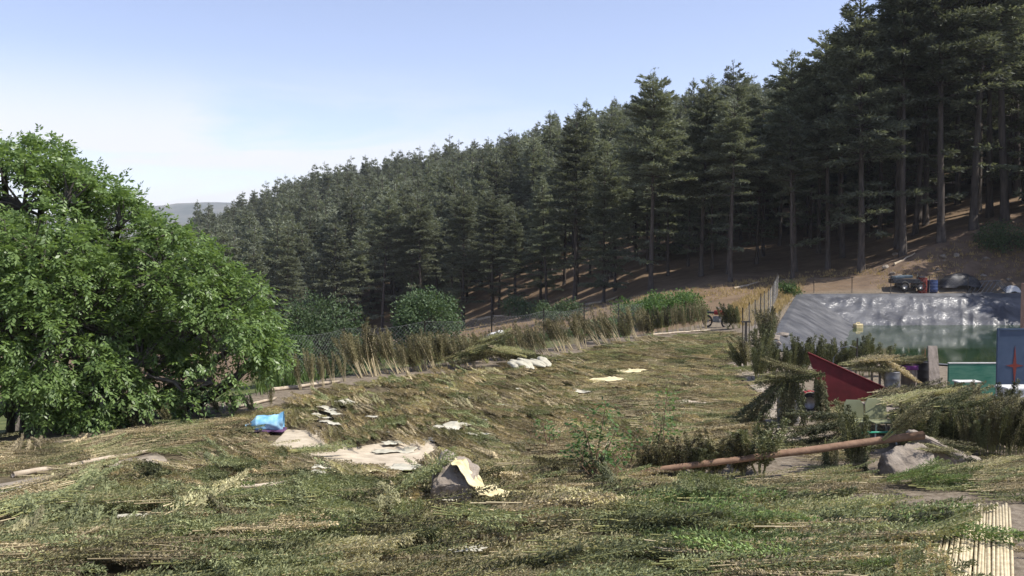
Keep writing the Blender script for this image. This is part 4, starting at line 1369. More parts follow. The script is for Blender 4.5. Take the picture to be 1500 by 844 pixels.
line = [gnd(425, 566), gnd(520, 549), gnd(640, 536), gnd(780, 519), gnd(870, 505), gnd(955, 490)]
line = [Vector((p.x - 0.35, p.y + 0.5, Hz(p.x - 0.35, p.y + 0.5))) for p in line]
wire_fence(line, 'wire_fence', 'sagging wire netting fence behind the leaning sheaves, along the far edge of the terrace', 1.65, 3.2, (1.0, 0.5), wire_r=0.0026)
line2 = [(10.2, 35.6), (15.0, 48.5), (20.9, 66.6)]
line2 = [Vector((x - 0.9, y, Hz(x - 0.9, y))) for x, y in line2]
wire_fence(line2, 'wire_fence', 'tall straight post and wire fence running along the left rim of the pond', 1.75, 2.6, (1.0, 0.66, 0.33), cell=0.32, wire_r=0.0017, post_r=0.024)
line3 = [(20.3, 68.2), (27, 68.6), (36, 68.6)]
line3 = [Vector((x, y, Hz(x, y))) for x, y in line3]
wire_fence(line3, 'wire_fence', 'low wire fence crossing behind the far rim of the pond', 1.3, 3.0, (1.0, 0.5), cell=0.3, wire_r=0.003)


# ------------------------------------------------------------------ cane platform at the near right
def build_canes():
    root = thing('cane_platform', 'platform of peeled pale canes under the near right end of the mat', 'platform', (0, 0, 0))
    r = random.Random(12)
    dr = Vector((0.478, 0.878, 0))
    x = 2.9
    px = 1100.0
    k = 0
    E1 = G(1478, 742, 1.03)
    across = Vector((1, 0.02, 0))
    E0 = G(1105, 744, 1.03)
    n = 84
    for i in range(n):
        t = i / (n - 1)
        e = E0.lerp(E1, t)
        # bunched: some canes missing in the middle of the far edge
        rad = r.uniform(0.0135, 0.020)
        jit = r.uniform(-0.10, 0.12)
        a = e + dr * jit
        b = e - dr * r.uniform(4.6, 5.2)
        z = r.uniform(0.0, 0.02)
        pts = [a + Vector((0, 0, z)), a.lerp(b, .35) + Vector((r.uniform(-.015, .015), 0, z)), a.lerp(b, .7) + Vector((r.uniform(-.015, .015), 0, z)), b + Vector((0, 0, z))]
        m = MB(); m.tube(pts, [rad, rad * 1.05, rad, rad * .95], 7)
        o = m.build('cane', M['cane'], root)


build_canes()


# ------------------------------------------------------------------ cloth, sacks, rocks
CLEAR = []


def sheet(name, label, cat, px, py, w, d, yaw, mat, seed, puff=0.08, lift=0.12, tilt=0.0, group=None, ragged=0.22):
    g = gnd(px, py)
    CLEAR.append((g.x, g.y, 0.50 * max(w, d)))
    cs, sn = math.cos(yaw), math.sin(yaw)

    def f(u, v):
        a = (u - .5) * w * (1 + ragged * 2 * noise.noise(Vector((v * 3, seed, 0)))); b = (v - .5) * d * (1 + ragged * 3 * noise.noise(Vector((u * 3, seed, 5))))
        x, y = a * cs - b * sn, a * sn + b * cs
        z = Hz(g.x + x, g.y + y) - g.z
        wr = noise.noise(Vector((x * 3.1, y * 3.1, seed))) * puff * .45 + abs(noise.noise(Vector((x * 7, y * 6, seed + 3)))) * puff * .4
        return (x, y, z + wr + tilt * b)
    o = grid_mesh(f, 26, 20, name, M[mat], None, 0.006)
    o.location = (g.x, g.y, g.z + max(lift, 0.045))
    return tag(o, label, cat, group)


sheet('plastic_sheet', 'pale plastic sheet showing between drying plants, left of the cloth-draped rock', 'sheet', 592, 688, 0.6, 1.0, -0.3, 'sheet', 1.0, lift=0.0 * 0.12)
sheet('plastic_sheet', 'cream sheet edge along the upper side of the sand path', 'sheet', 578, 664, 0.8, 0.35, 0.2, 'sheet', 2.0, lift=0.0 * 0.12)
sheet('plastic_sheet', 'small pale sheet at the right tip of the sand path', 'sheet', 628, 648, 0.4, 0.4, 0.3, 'sheet', 3.0, lift=0.0 * 0.12)
sheet('plastic_sheet', 'pale flat sheet alone in the mat, above the cloth-draped rock', 'sheet', 662, 633, 0.55, 0.8, -0.5, 'sheet', 4.0, lift=0.14)
sheet('plastic_sheet', 'narrow pale strip just below the lone flat sheet', 'sheet', 700, 645, 0.5, 0.35, -0.6, 'sheet', 5.0, lift=0.13)
sheet('plastic_sheet', 'white sheet at the fold where the sand path meets the lower mat', 'sheet', 452, 703, 0.5, 0.55, 0.4, 'sheet', 6.0, lift=0.12)
sheet('plastic_sheet', 'crumpled white scrap right of the fold in the path', 'sheet', 476, 694, 0.4, 0.35, 0.1, 'sheet', 7.0, lift=0.12, puff=.12)
sheet('plastic_sheet', 'cream rag twisted on the mat below the sand path', 'sheet', 520, 703, 0.65, 0.5, -0.7, 'cream', 8.0, lift=0.13, puff=.14)
sheet('plastic_sheet', 'pale sheet sticking out below the bare soil under the first sheaves', 'sheet', 507, 596, 0.55, 0.55, -0.8, 'sheet', 9.0, lift=0.13)
sheet('plastic_sheet', 'long pale rag trailing across the far mat, left of its right-hand twin', 'sheet', 885, 563, 1.3, 0.7, 0.5, 'cream', 10.0, lift=0.13, puff=.12)
sheet('plastic_sheet', 'upper end of the pale rag, pointing at the corner post', 'sheet', 920, 549, 1.1, 0.8, 0.7, 'cream', 11.0, lift=0.13, puff=.1)
sheet('plastic_sheet', 'small white scrap on the mat left of the long pale rag', 'sheet', 845, 580, 0.7, 0.5, 0.1, 'sheet', 12.0, lift=0.13, puff=.1)
sheet('plastic_sheet', 'dusty grey sheet on the mat between the two saplings and the path', 'sheet', 1000, 597, 1.0, 0.6, -0.1, 'log', 13.0, lift=0.12)
sheet('plastic_sheet', 'pale scrap beside the foot of the sapling', 'sheet', 880, 660, 0.7, 0.6, 0.3, 'log', 14.0, lift=0.11)
sheet('plastic_sheet', 'pale scrap of sheet in the lower left mat', 'sheet', 200, 771, 0.38, 0.25, 0.1, 'sheet', 15.0, lift=0.12)
sheet('plastic_sheet', 'white scrap at the bottom edge of the lower left mat', 'sheet', 180, 833, 0.25, 0.16, -0.6, 'sheet', 16.0, lift=0.12)
sheet('plastic_sheet', 'whitish scrap among near plants at the bottom middle', 'sheet', 685, 822, 0.30, 0.16, 0.0, 'sheet', 17.0, lift=0.12, puff=.05)
for i, (a, b) in enumerate([(478, 605), (470, 617), (484, 627), (488, 612)]):
    sheet('plastic_sheet', 'narrow pale strip in the stepped set of strips right of the blue bag', 'sheet', a, b, 0.7, 0.22, -0.9 if i < 3 else -1.0, 'sheet', 20.0 + i, lift=0.12, group='stepped pale strips by the blue bag')

for i, (a, b, w_) in enumerate([(545, 618, .35), (600, 612, .3), (640, 600, .35), (690, 590, .35), (735, 600, .3), (560, 640, .3), (705, 622, .35), (660, 575, .35), (790, 590, .35), (850, 610, .35), (930, 600, .35), (960, 640, .35), (755, 575, .4), (815, 640, .3), (620, 625, .3)]):
    sheet('plastic_sheet', 'tiny pale scrap of the many peeping through the middle of the mat', 'sheet', a, b, w_, w_ * .5, -0.8 + 0.2 * (i % 4), 'sheet', 60.0 + i, lift=0.12, puff=.06, group='tiny pale scraps in the middle of the mat')
for i, (a, b, w_, lab) in enumerate([(330, 737, .22, 'tiny pale scrap at the upper end of the long rail on the lower left mat'), (1010, 790, .25, 'scatter of pale stem ends in the near mat right of the lime green bundle'), (1075, 838, .3, 'pale scrap cut off by the bottom edge, left of the canes'),
                                   (745, 668, .35, 'small white scrap right of the cloth-draped rock'), (660, 742, .2, 'small pale scrap right below the cloth-draped rock'), (375, 745, .3, 'pale scrap just below the rail in the lower left mat'),
                                   (760, 655, .3, 'pale scrap in the mat half way to the leafy sapling'), (575, 655, .4, 'pale scrap on the upper edge of the sand path'), (548, 712, .5, 'long pale rag pointing at the cloth-draped rock'), (985, 725, .2, 'pale chip on the mat below the foot of the pole')]):
    sheet('plastic_sheet', lab, 'sheet', a, b, w_, w_ * .6, -0.4 + 0.3 * (i % 4), 'sheet', 40.0 + i, lift=0.09, puff=.06)

# the mat itself, now that what must show through it is known
bp, br, bs, bk = build_mat()
print('mat', len(bp))
tag(scatter_object('drying_plants', bp, br, bs, bk, src), 'deep mat of cut plants spread out to dry over the whole terrace', 'drying plants', kind='stuff')


# pale dry sand path
def sand_patch(name, pxpoly, mat, lift, label):
    n = len(pxpoly)
    c = (sum(p[0] for p in pxpoly) / n, sum(p[1] for p in pxpoly) / n)
    rings = 7
    vs, fs = [], []
    g0 = gnd(*c); vs.append((g0.x, g0.y, g0.z + lift))
    sub = []
    for i in range(n):
        for k in range(4):
            a, b = pxpoly[i], pxpoly[(i + 1) % n]
            sub.append((a[0] + (b[0] - a[0]) * k / 4, a[1] + (b[1] - a[1]) * k / 4))
    N_ = len(sub)
    for j in range(1, rings + 1):
        for i, p in enumerate(sub):
            t = j / rings
            q = gnd(c[0] + (p[0] - c[0]) * t, c[1] + (p[1] - c[1]) * t)
            vs.append((q.x, q.y, q.z + lift * (1 if j < rings else -1.5) + 0.02 * noise.noise(Vector((q.x * 2, q.y * 2, 0)))))
    for i in range(N_):
        fs.append((0, 1 + i, 1 + (i + 1) % N_))
        for j in range(rings - 1):
            a = 1 + j * N_
            fs.append((a + i, a + N_ + i, a + N_ + (i + 1) % N_, a + (i + 1) % N_))
    m = MB(); m.add(vs, fs, 0, True)
    return tag(m.build(name, mat), kind='structure')


sandm = noise_mat('pale_sand', (0.36, 0.30, 0.22), (0.52, 0.45, 0.34), scale=3, rough=0.95, bump=0.5, bscale=14)
dustm = noise_mat('grey_dust', (0.20, 0.165, 0.125), (0.32, 0.275, 0.215), scale=2.5, rough=0.95, bump=0.5, bscale=14)
sand_patch('sand_path', PATH, sandm, 0.03, '')
sand_patch('dirt_strip', STRIP, dustm, 0.03, '')
sand_patch('dirt_path', [(1062, 535), (1095, 545), (1112, 590), (1128, 640), (1135, 668), (1170, 668), (1185, 640), (1170, 590), (1120, 560), (1115, 530), (1085, 515)], dustm, 0.02, '')
sand_patch('dirt_strip', [(990, 712), (1020, 700), (1110, 705), (1300, 722), (1300, 738), (1100, 730), (1040, 726)], dustm, 0.02, '')


# rock with a cream cloth thrown over it
g = gnd(654, 742)
rock('rock', 'brown rock under a cream cloth in the middle of the near mat', (g.x + 0.02, g.y + 0.25, g.z + 0.10), (0.33, 0.29, 0.42), 5.6, 0.9)


def cloth_on_rock():
    c = Vector((g.x + 0.02, g.y + 0.25, g.z - 0.02))

    def f(u, v):
        # from the top of the rock down its right flank and out over the plants
        ln = 1.05 * u
        w = (v - .5) * (0.42 + 0.2 * u)
        if ln < 0.25: p = Vector((0.03 + ln * 0.5, 0, 0.68 - ln * 0.25))
        elif ln < 0.62: p = Vector((0.155 + (ln - .25) * 0.72, -0.02, 0.6175 - (ln - .25) * 1.05))
        else: p = Vector((0.42 + (ln - .62) * 0.95, -0.06, 0.23 - (ln - .62) * 0.25))
        p += Vector((0.12 * w, w * 0.8 - 0.10, 0))
        p = Vector((p.x * 0.86 + 0.03, p.y * 0.9, p.z * 0.80 + 0.02))
        k = noise.noise(Vector((u * 6, v * 5, 1))) * 0.06 + abs(noise.noise(Vector((u * 3, v * 13, 7)))) * 0.05
        return c + p + Vector((k * .6, -abs(k) * .5, k))
    o = grid_mesh(f, 34, 22, 'cloth', M['cream'], None, 0.008)
    return tag(o, 'cream cloth thrown over the right flank of the brown rock', 'cloth')


cloth_on_rock()
t_, _, _ = make_bundle(mat_kinds[3], 'plant_bundle', 'green bundle draped on the left shoulder of the brown rock', 'plant bundle', (g.x - 0.75, g.y - 0.02, g.z + 0.12), (0, R(-28), 0.1), None, 0.95)

# blue bag
def blue_bag():
    g = gnd(391, 634)

    def f(u, v):
        an = v * 2 * math.pi
        L = 0.98
        x = (u - .5) * L
        prof = max(0.03, (min(1, u * 5) ** 0.6) * (1.0 if u < 0.8 else 1.0))
        hh = 0.20 * prof + 0.06 * u; ww = 0.26 * prof
        y = math.cos(an) * ww; z = math.sin(an) * hh
        if u > 0.85: z += (u - .85) * 0.6 * max(0, math.sin(an))
        k = noise.noise(Vector((u * 5, math.cos(an) * 2, math.sin(an) * 2))) * 0.05 + abs(noise.noise(Vector((u * 3, math.cos(an) * 5, math.sin(an) * 5)))) * 0.04
        return (x, y + k, z + 0.19 + k)
    root = thing('blue_bag', 'shiny sky-blue plastic bag lying on purple cloth at the end of the sand path', 'bag', (g.x, g.y, g.z + 0.06), (0, 0, 0.15), None, 0.74)
    grid_mesh(f, 40, 28, 'sack', M['blue_bag'], root)
    b = MB(); b.tube([(-0.5, 0, 0.19), (-0.56, 0.0, 0.17), (-0.6, 0, 0.14)], [0.035, 0.03, 0.05], 8); b.build('neck', M['blue_bag'], root)

    def f2(u, v):
        return ((u - .5) * 0.72 + .07, (v - .5) * .4 - 0.10, 0.05 + 0.05 * noise.noise(Vector((u * 5, v * 4, 2))))
    o = grid_mesh(f2, 18, 12, 'cloth', M['purple'], None, 0.02)
    o.location = (g.x, g.y - 0.02, g.z + 0.03)
    tag(o, 'dark purple cloth under the sky-blue bag', 'cloth')


blue_bag()


# white sacks at the fence
def sack(name, label, p, L, r0, yaw, pitch, mat, seed, group=None):
    def f(u, v):
        an = v * 2 * math.pi
        pr = math.sin(min(1, max(0.0, u)) * math.pi) ** 0.45
        k = 1 + 0.4 * noise.noise(Vector((u * 4, math.cos(an) * 1.5, math.sin(an) * 1.5 + seed))) + 0.15 * noise.noise(Vector((u * 11, math.cos(an) * 3, math.sin(an) * 3 + seed)))
        return ((u - .5) * L, math.cos(an) * r0 * pr * k, math.sin(an) * r0 * 0.7 * pr * k)
    o = grid_mesh(f, 24, 18, name, M[mat])
    o.location = p; o.rotation_euler = (0, pitch, yaw)
    return tag(o, label, 'sack', group)


g = gnd(722, 525)
sack('white_sack', 'single white sack perched on top of the plant heap by the fence', (g.x, g.y - 0.7, g.z + 0.86), 1.1, 0.19, 0.5, -0.42, 'white', 1)
for i in range(6):
    g = gnd(752 + 9 * i, 550 - 1.0 * i)
    sack('white_sack', 'off-white sack in the slumped row of sacks beside the fence heap', (g.x, g.y, g.z + 0.34), 0.8 + 0.1 * ((i * 5) % 4), 0.11 + 0.02 * ((i * 7) % 4), -1.15 + 0.14 * ((i * 3) % 5), 0.16 + 0.05 * (i % 3), 'sheet', 3 + i, 'slumped row of sacks')
rh = np.random.default_rng(31)
for i in range(22):
    a = 672 + 118 * (i / 21) + rh.normal(0, 4); top = 0.62 * math.exp(-((a - 722) / 34) ** 2) + 0.22
    gg = gnd(a, 541 - 6 * rh.random() - (4 if a > 740 else 0))
    make_bundle(mat_kinds[(12, 4, 11, 3, 12, 1)[i % 6]], 'plant_bundle', 'green bundle piled in the heap under the white sack', 'plant bundle', (gg.x - 0.5, gg.y - 0.2 * (i % 3), gg.z + 0.06 + top * rh.random() ** 0.5), (0, R(-16 if a < 715 else 12), rh.normal(0.1, 0.25)), 'bundles in the heap under the white sack', 1.15)


# ------------------------------------------------------------------ logs edging the terrace
def log(name, label, a, b, r0, mat='log', sag=0.0):
    a, b = Vector(a), Vector(b)
    rr_ = random.Random(int(a.x * 100))
    pts = []
    for i in range(9):
        t = i / 8
        p = a.lerp(b, t) + Vector((rr_.uniform(-.02, .02), rr_.uniform(-.02, .02), rr_.uniform(-.015, .015) - sag * math.sin(math.pi * t)))
        pts.append(p - a)
    m = MB(); m.tube(pts, [r0 * (1 - 0.3 * i / 8) * rr_.uniform(.94, 1.06) for i in range(9)], 8)
    o = m.build(name, M[mat]); o.location = a
    return tag(o, label, 'log')


def glog(label, p0, p1, r0, lift=0.05):
    a, b = gnd(*p0), gnd(*p1)
    log('edging_log', label, (a.x, a.y, a.z + lift), (b.x, b.y, b.z + lift), r0)


glog('grey edging log under the thin sheaves left of the corner post', (395, 574), (497, 561), 0.06)
glog('edging log between the walnut tree and the thin sheaves', (332, 602), (405, 586), 0.05)
glog('long pale log half buried along the lower left bare strip', (20, 700), (230, 662), 0.05)
glog('pale rail lying along the ridge of the lower left mat', (240, 738), (420, 722), 0.035, 0.14)
glog('pale pole lying at the foot of the far row of sheaves', (955, 494), (1040, 487), 0.06, 0.12)

# lying bundles upper left, one can count them
r = np.random.default_rng(99)
spots = [(345, 618), (375, 612), (405, 606), (430, 600), (452, 596), (480, 588), (500, 583), (532, 590), (560, 584), (585, 580), (440, 612), (425, 620), (530, 566), (500, 570), (470, 578), (570, 566)]
for i, (a, b) in enumerate(spots):
    gg = gnd(a, b)
    make_bundle(mat_kinds[int(r.choice([0, 2, 1, 4]))], 'plant_bundle', 'bundle lying on bare soil between the blue bag and the first fence sheaves', 'plant bundle', (gg.x - 0.3, gg.y + 0.4, gg.z + 0.04), (0, 0, R(-58 + 25 * r.random())), 'bundles on the soil above the blue bag', 0.95 + 0.2 * r.random())
for i in range(9):
    a = 205 + 24 * i; b = 628 - 3.2 * i + r.normal(0, 3)
    gg = gnd(a, b)
    sheaf(a, b, 30 + 10 * r.random(), r.normal(-30, 14), int(r.choice([3, 4, 1])), 'short slumped sheaf in the shade under the edge of the walnut tree', 'slumped sheaves under the walnut tree')


# ------------------------------------------------------------------ saplings
def sapling(px, py, tops, label, seed, leaf=0.10):
    g = gnd(px, py)
    root = thing('sapling', label, 'sapling', (g.x, g.y, g.z))
    r = np.random.default_rng(seed)
    st_, lv = MB(), MB()
    for (tx, ty, dens) in tops:
        e = at(tx, ty, g.y + r.normal(0, .15)) - g
        b = Vector((r.normal(0, .05), r.normal(0, .05), 0))
        m1 = b.lerp(e, .5) + Vector((r.normal(0, .06), r.normal(0, .06), 0.1))
        pts = [b - Vector((0, 0, .1)), b.lerp(m1, .5), m1, m1.lerp(e, .5), e]
        st_.tube(pts, [.014, .012, .010, .007, .004], 5)
        n = int(90 * dens)
        u = 0.35 + 0.65 * r.random(n)
        q = np.array([tuple(pts[2].lerp(e, (k - .35) / .65)) for k in u])
        an = r.random(n) * 6.283
        k = 0.05 + 0.16 * r.random(n)
        base = q + np.stack([np.cos(an) * k, np.sin(an) * k, r.normal(0, .05, n)], -1)
        dv = np.stack([np.cos(an), np.sin(an), r.normal(-.2, .4, n)], -1)
        lv.diamonds(base, dv, np.cross(dv, r.normal(0, .5, (n, 3)) + [0, 0, 1]), leaf * (.6 + .6 * r.random(n)), leaf * (.35 + .2 * r.random(n)), mid=.5)
    # dry twigs at the foot
    for _ in range(40):
        an = r.random() * 6.283; el = .4 + r.random()
        d = Vector((math.cos(an), math.sin(an), el)) * (.25 + .35 * r.random())
        b = Vector((r.normal(0, .22), r.normal(0, .15), 0))
        st_.tube([b, b + d * .5, b + d + Vector((r.normal(0, .04), 0, 0))], [.005, .004, .002], 3, cap=False)
    st_.build('stems', M['pole'], root)
    lv.build('leaves', M['sapling'], root)
    return root


sapling(872, 718, [(888, 590, 1.3), (850, 612, 1.0), (838, 655, .9), (862, 640, .9), (905, 625, .8), (915, 662, .9), (845, 690, .7), (880, 665, .8)], 'leafy sapling clump growing through the mat at the foot of the rail', 5)
sapling(962, 672, [(978, 572, 1.0), (972, 605, .7), (955, 640, .5), (985, 630, .5)], 'thinner taller sapling growing right of the leafy clump', 6)
sapling(806, 668, [(795, 612, .5), (812, 625, .4)], 'faint sparse sapling at the left of the leafy clump', 7)
sapling(925, 690, [(938, 628, .45), (918, 650, .4)], 'sparse low shoot between the two saplings', 8)

# ------------------------------------------------------------------ the rail and what leans on it
ra = at(922, 710, 15.3); ra.z = Hz(ra.x, ra.y) + 0.12
rb = at(1352, 638, 16.0)
log('rail_pole', 'long brown pole propped on the boulders, sloping down to the sapling', rb, ra, 0.075, 'pole')


def rail_pt(px):
    t = (px - 922) / (1352 - 922)
    return ra.lerp(rb, t)


r = np.random.default_rng(123)
for i in range(10):
    px = 944 + 16.0 * i + r.normal(0, 3); hp = np.interp(px, [940, 1090], [52, 74]) * (0.78 + 0.4 * r.random())
    p = rail_pt(px); b = Vector((p.x + r.normal(0, .05), p.y + 0.13 + 0.12 * r.random(), 0)); b.z = Hz(b.x, b.y)
    sheaf(px, 0, hp, r.normal(0, 12), int(r.choice([3, 4, 4])), 'bushy short sheaf leaning on the low part of the rail', 'sheaves on the low part of the rail', fore=-8, pt=b, wide=1.75)
for k_, dx in ((3, 0.0),):
    p = rail_pt(1112); b = Vector((p.x + dx, p.y + .14, Hz(p.x, p.y)))
    sheaf(1112, 0, 92, 2, k_, 'dark bushy sheaf standing alone against the middle of the rail', pt=b, fore=-8, wide=2.0)
p = rail_pt(1255); b = Vector((p.x, p.y + .22, Hz(p.x, p.y)))
sheaf(1255, 0, 112, -3, 3, 'tallest dark sheaf crossing the rail left of the boulders', pt=b)
b = rail_pt(1300); b = Vector((b.x - .15, b.y - .1, b.z + .02))
sheaf(1300, 0, 92, 50, 4, 'sheaf lying along the high end of the rail with its bushy top to the right', pt=b)
for i, (px, py, D, yaw, pit, k, sc_) in enumerate([(1250, 596, 18.0, 170, 22, 3, 1.1), (1252, 606, 18.1, 185, 34, 4, 1.1), (1245, 612, 18.0, 200, 46, 3, 1.0), (1236, 602, 18.3, 165, 12, 4, 1.0), (1228, 622, 17.7, 190, 40, 3, .9), (1245, 590, 18.6, 150, 8, 3, 1.0), (1258, 600, 17.9, 200, 62, 3, 1.1)]):
    py += 8
    make_bundle(mat_kinds[11 if k == 3 else 12], 'plant_bundle', 'green bundle drooping to the left in the fan behind the rail', 'plant bundle', at(px, py + 14, D - .4), (0, R(pit), R(yaw)), 'fan of drooping bundles behind the rail', sc_)
for i, (px, py, D, k, sc_, tl) in enumerate([(1207, 648, 16.05, 3, .78, 4), (1216, 652, 16.0, 4, .72, -5), (1250, 632, 16.1, 3, 1.0, 3), (1262, 640, 16.05, 3, .95, -4), (1256, 650, 15.95, 4, .8, 2)]):
    make_bundle(mat_kinds[11 if k == 3 else 12], 'plant_bundle', ('bundle hanging head down over the rail below the red panel' if i < 2 else 'dark bundle hanging head down over the rail left of the boulders'), 'plant bundle', at(px, py, D), (0, R(88 + tl), .4 * i), 'bundles hanging over the rail below the red panel' if i < 2 else 'bundles hanging over the rail left of the boulders', sc_)

# boulders under the rail
p = at(1322, 700, 15.9); rock('boulder', 'grey boulder carrying the high end of the brown pole', p, (0.50, 0.45, 0.58), 4.1, 0.5)
p = at(1405, 690, 16.2); rock('boulder', 'long grey boulder sloping down to the right behind the green heap', p, (0.82, 0.38, 0.36), 6.7, -0.1, R(38))
p = at(1438, 728, 15.3); rock('boulder', 'low boulder at the right foot of the green heap', p, (0.34, 0.32, 0.30), 8.3, 0.9)
for i in range(9):
    px = 1325 + 12 * i + r.normal(0, 4); p = at(px, 715 - 12 * math.sin(i / 8 * math.pi), 15.0 + .15 * (i % 3)); 
    make_bundle(mat_kinds[3 if i % 3 else 5], 'plant_bundle', 'fresh green bundle in the heap against the long boulder', 'plant bundle', (p.x - .4, p.y, max(p.z - .1, Hz(p.x, p.y) + .08)), (r.normal(0, .2), R(-8 + 14 * (i - 4) / 4), r.normal(-.1, .3)), 'green heap against the long boulder', .85)

for i, (px, py, D, an, pt_, k) in enumerate([(1338, 652, 16.1, .1, 10, 12), (1352, 648, 16.3, -.1, 14, 11), (1365, 655, 16.0, .2, 18, 12), (1378, 662, 16.0, 0, 22, 11), (1346, 660, 15.8, .3, 8, 12), (1362, 644, 16.6, -.2, 16, 12)]):
    make_bundle(mat_kinds[k], 'plant_bundle', 'olive bundle thrown over the top of the boulders', 'plant bundle', at(px, py, D), (0, R(pt_), an), 'bundles over the boulders', .75)
for i in range(9):
    px = 1322 + 13 * i + r.normal(0, 4); q = at(px, 662, 17.3 + .2 * (i % 3)); q.z = Hz(q.x, q.y)
    sheaf(px, 0, 62 + 16 * r.random(), r.normal(10, 14), int(r.choice([3, 4])), 'ragged sheaf leaning on the front of the low table behind the boulders', 'sheaves along the front of the low table', pt=q, wide=1.35, fore=-10)
for i in range(7):
    px = 1150 + 17 * i + r.normal(0, 4); q = at(px, 660, 17.2 + r.random()); q.z = Hz(q.x, q.y)
    make_bundle(mat_kinds[(12, 11, 2, 12)[i % 4]], 'plant_bundle', 'bundle dropped on the ground between the dirt path and the boulders', 'plant bundle', (q.x - .5, q.y, q.z + .04), (0, 0, r.normal(0, .4)), 'bundles dropped beside the dirt path', .95)

# ------------------------------------------------------------------ right hand clutter
# low table heaped with plants
def board_table(name, label, c, yaw, w, d, h, mat, legmat, th=0.04):
    root = thing(name, label, 'table', c, (0, 0, yaw))
    m = MB(); m.box((0, 0, h - th / 2), (w, d, th)); bevel(m.build('tabletop', M[mat], root), .006)
    for sx in (-1, 1):
        for sy in (-1, 1):
            m = MB(); m.box((sx * (w / 2 - .06), sy * (d / 2 - .06), (h - th) / 2), (.05, .05, h - th)); m.build('leg', M[legmat], root)
    return root


p = at(1375, 640, 19.0); p.z = Hz(p.x, p.y)
TZ = 0.55
board_table('drying_table', 'low pale-edged table heaped with drying bundles near the green board', p, -0.05, 2.5, 2.6, TZ, 'grey_wood', 'grey_wood')
for i in range(40):
    u, v = r.random() - .5, r.random() - .5
    make_bundle(mat_kinds[int(r.choice([12, 12, 11, 0, 2]))], 'plant_bundle', 'olive bundle lying in the heap on the low table', 'plant bundle', (p.x - .5 + u * 2.1, p.y + v * 2.5, p.z + TZ + .03 + .12 * r.random() + (.12 if i % 3 == 0 else 0)), (r.normal(0, .2), R(-4), r.normal(0.1, .25)), 'bundles heaped on the low table', 1.0)
for i, (px, py, D, an) in enumerate([(1290, 598, 22.5, .1), (1310, 602, 22.2, .0), (1330, 590, 23.5, -.1), (1345, 596, 23.0, .2), (1275, 606, 21.5, .1), (1300, 588, 24, 0.), (1265, 596, 22.8, .2)]):
    q = at(px, py, D); q.z = Hz(q.x, q.y)
    make_bundle(mat_kinds[(12, 12, 2, 12, 2, 12, 12)[i]], 'plant_bundle', 'flat bundle spread on the ground between the red panel and the low table', 'plant bundle', (q.x - .5, q.y, q.z + .1), (0, 0, an), 'bundles on the ground right of the red panel', 1.2)
# upright sheaves at the right edge
for i, (px, h, k, ln) in enumerate([(1405, 70, 3, -3), (1425, 74, 3, 3), (1460, 92, 3, 2), (1473, 96, 4, 4), (1488, 92, 3, 8), (1503, 96, 3, 5), (1447, 80, 4, -4), (1415, 66, 4, 6), (1436, 78, 3, -5), (1452, 90, 4, 6), (1480, 84, 3, -3), (1496, 88, 4, 2)]):
    q = at(px, 704 - (8 if i < 2 else 0), 17.0 + (0.4 if i < 2 else 0)); q.z = Hz(q.x, q.y)
    sheaf(px, 0, h, ln, k, 'pale-stemmed green sheaf standing at the right edge in front of the low table', 'standing sheaves at the right edge', pt=q)
q = at(1470, 640, 19.6); q.z = Hz(q.x, q.y) + .1
sheaf(1470, 0, 78, 6, 3, 'dark bushy sheaf standing before the white box', pt=q)


# red tipped trailer
def red_trailer():
    D = 22.0
    root = thing('tipped_trailer', 'dark red metal trailer side tilted up to a point among hanging plants', 'trailer', at(1200, 600, D))
    o0 = Vector(root.location)
    pts = [at(1184, 520, D), at(1297, 571, D - .2), at(1243, 584, D - .25), at(1206, 592, D - .2), at(1200, 560, D - .05)]
    pts = [at(1183, 517, D), at(1299, 570, D), at(1256, 592, D), at(1206, 610, D), at(1197, 560, D)]
    m = MB()
    n = len(pts)
    th = Vector((0.01, 0.045, 0.01))
    vs = [tuple(p - o0) for p in pts] + [tuple(p + th - o0) for p in pts]
    m.add(vs, [tuple(reversed(range(n))), tuple(range(n, 2 * n))] + [(i, (i + 1) % n, n + (i + 1) % n, n + i) for i in range(n)])
    m.build('side_panel', M['red'], root)
    m = MB(); m.tube([p - o0 + Vector((0, -.015, .012)) for p in (pts[0], pts[1])], .022, 6)
    m.tube([p - o0 + Vector((0, -.015, -.005)) for p in (pts[1], pts[2], pts[3])], .018, 6); m.build('rim', M['red'], root)
    a, b = pts[0] - o0, pts[1] - o0
    # wheel and mudguard
    w = at(1186, 600, D - .1) - o0
    w.z = Hz(o0.x + w.x, o0.y + w.y) - o0.z + .25
    tyre = MB(); pr = []
    for k in range(25):
        an = 2 * math.pi * k / 24
        pr.append(w + Vector((math.cos(an) * .2, 0, math.sin(an) * .2)))
    tyre.tube(pr, .055, 8, cap=False)
    wh = MB(); wh.tube([w - Vector((0, .03, 0)), w + Vector((0, .03, 0))], .15, 16); wo = wh.build('wheel', M['steel'], root)
    tyre.build('tyre', M['rubber'], wo)
    fd = MB(); arc = [w + Vector((math.cos(an) * .3, -.02, math.sin(an) * .3)) for an in np.linspace(R(10), R(170), 9)]
    for k in range(8):
        a_, b_ = arc[k], arc[k + 1]
        fd.add([tuple(a_ - Vector((0, .09, 0))), tuple(b_ - Vector((0, .09, 0))), tuple(b_ + Vector((0, .09, 0))), tuple(a_ + Vector((0, .09, 0)))], [(0, 1, 2, 3)], 0, True)
    f_ = fd.build('mudguard', M['red_plastic'], root)
    md = f_.modifiers.new('thickness', 'SOLIDIFY'); md.thickness = .012
    m = MB(); ax = w + Vector((.1, .1, .15))
    m.tube([w + Vector((0, .05, 0)), w + Vector((.25, .4, .25)), b + Vector((-.25, .3, -.1))], .03, 6); m.build('frame', M['black'], root)


red_trailer()
# grey drum and draped plants left of the red panel
p = at(1160, 640, 20.2); p.z = Hz(p.x, p.y)


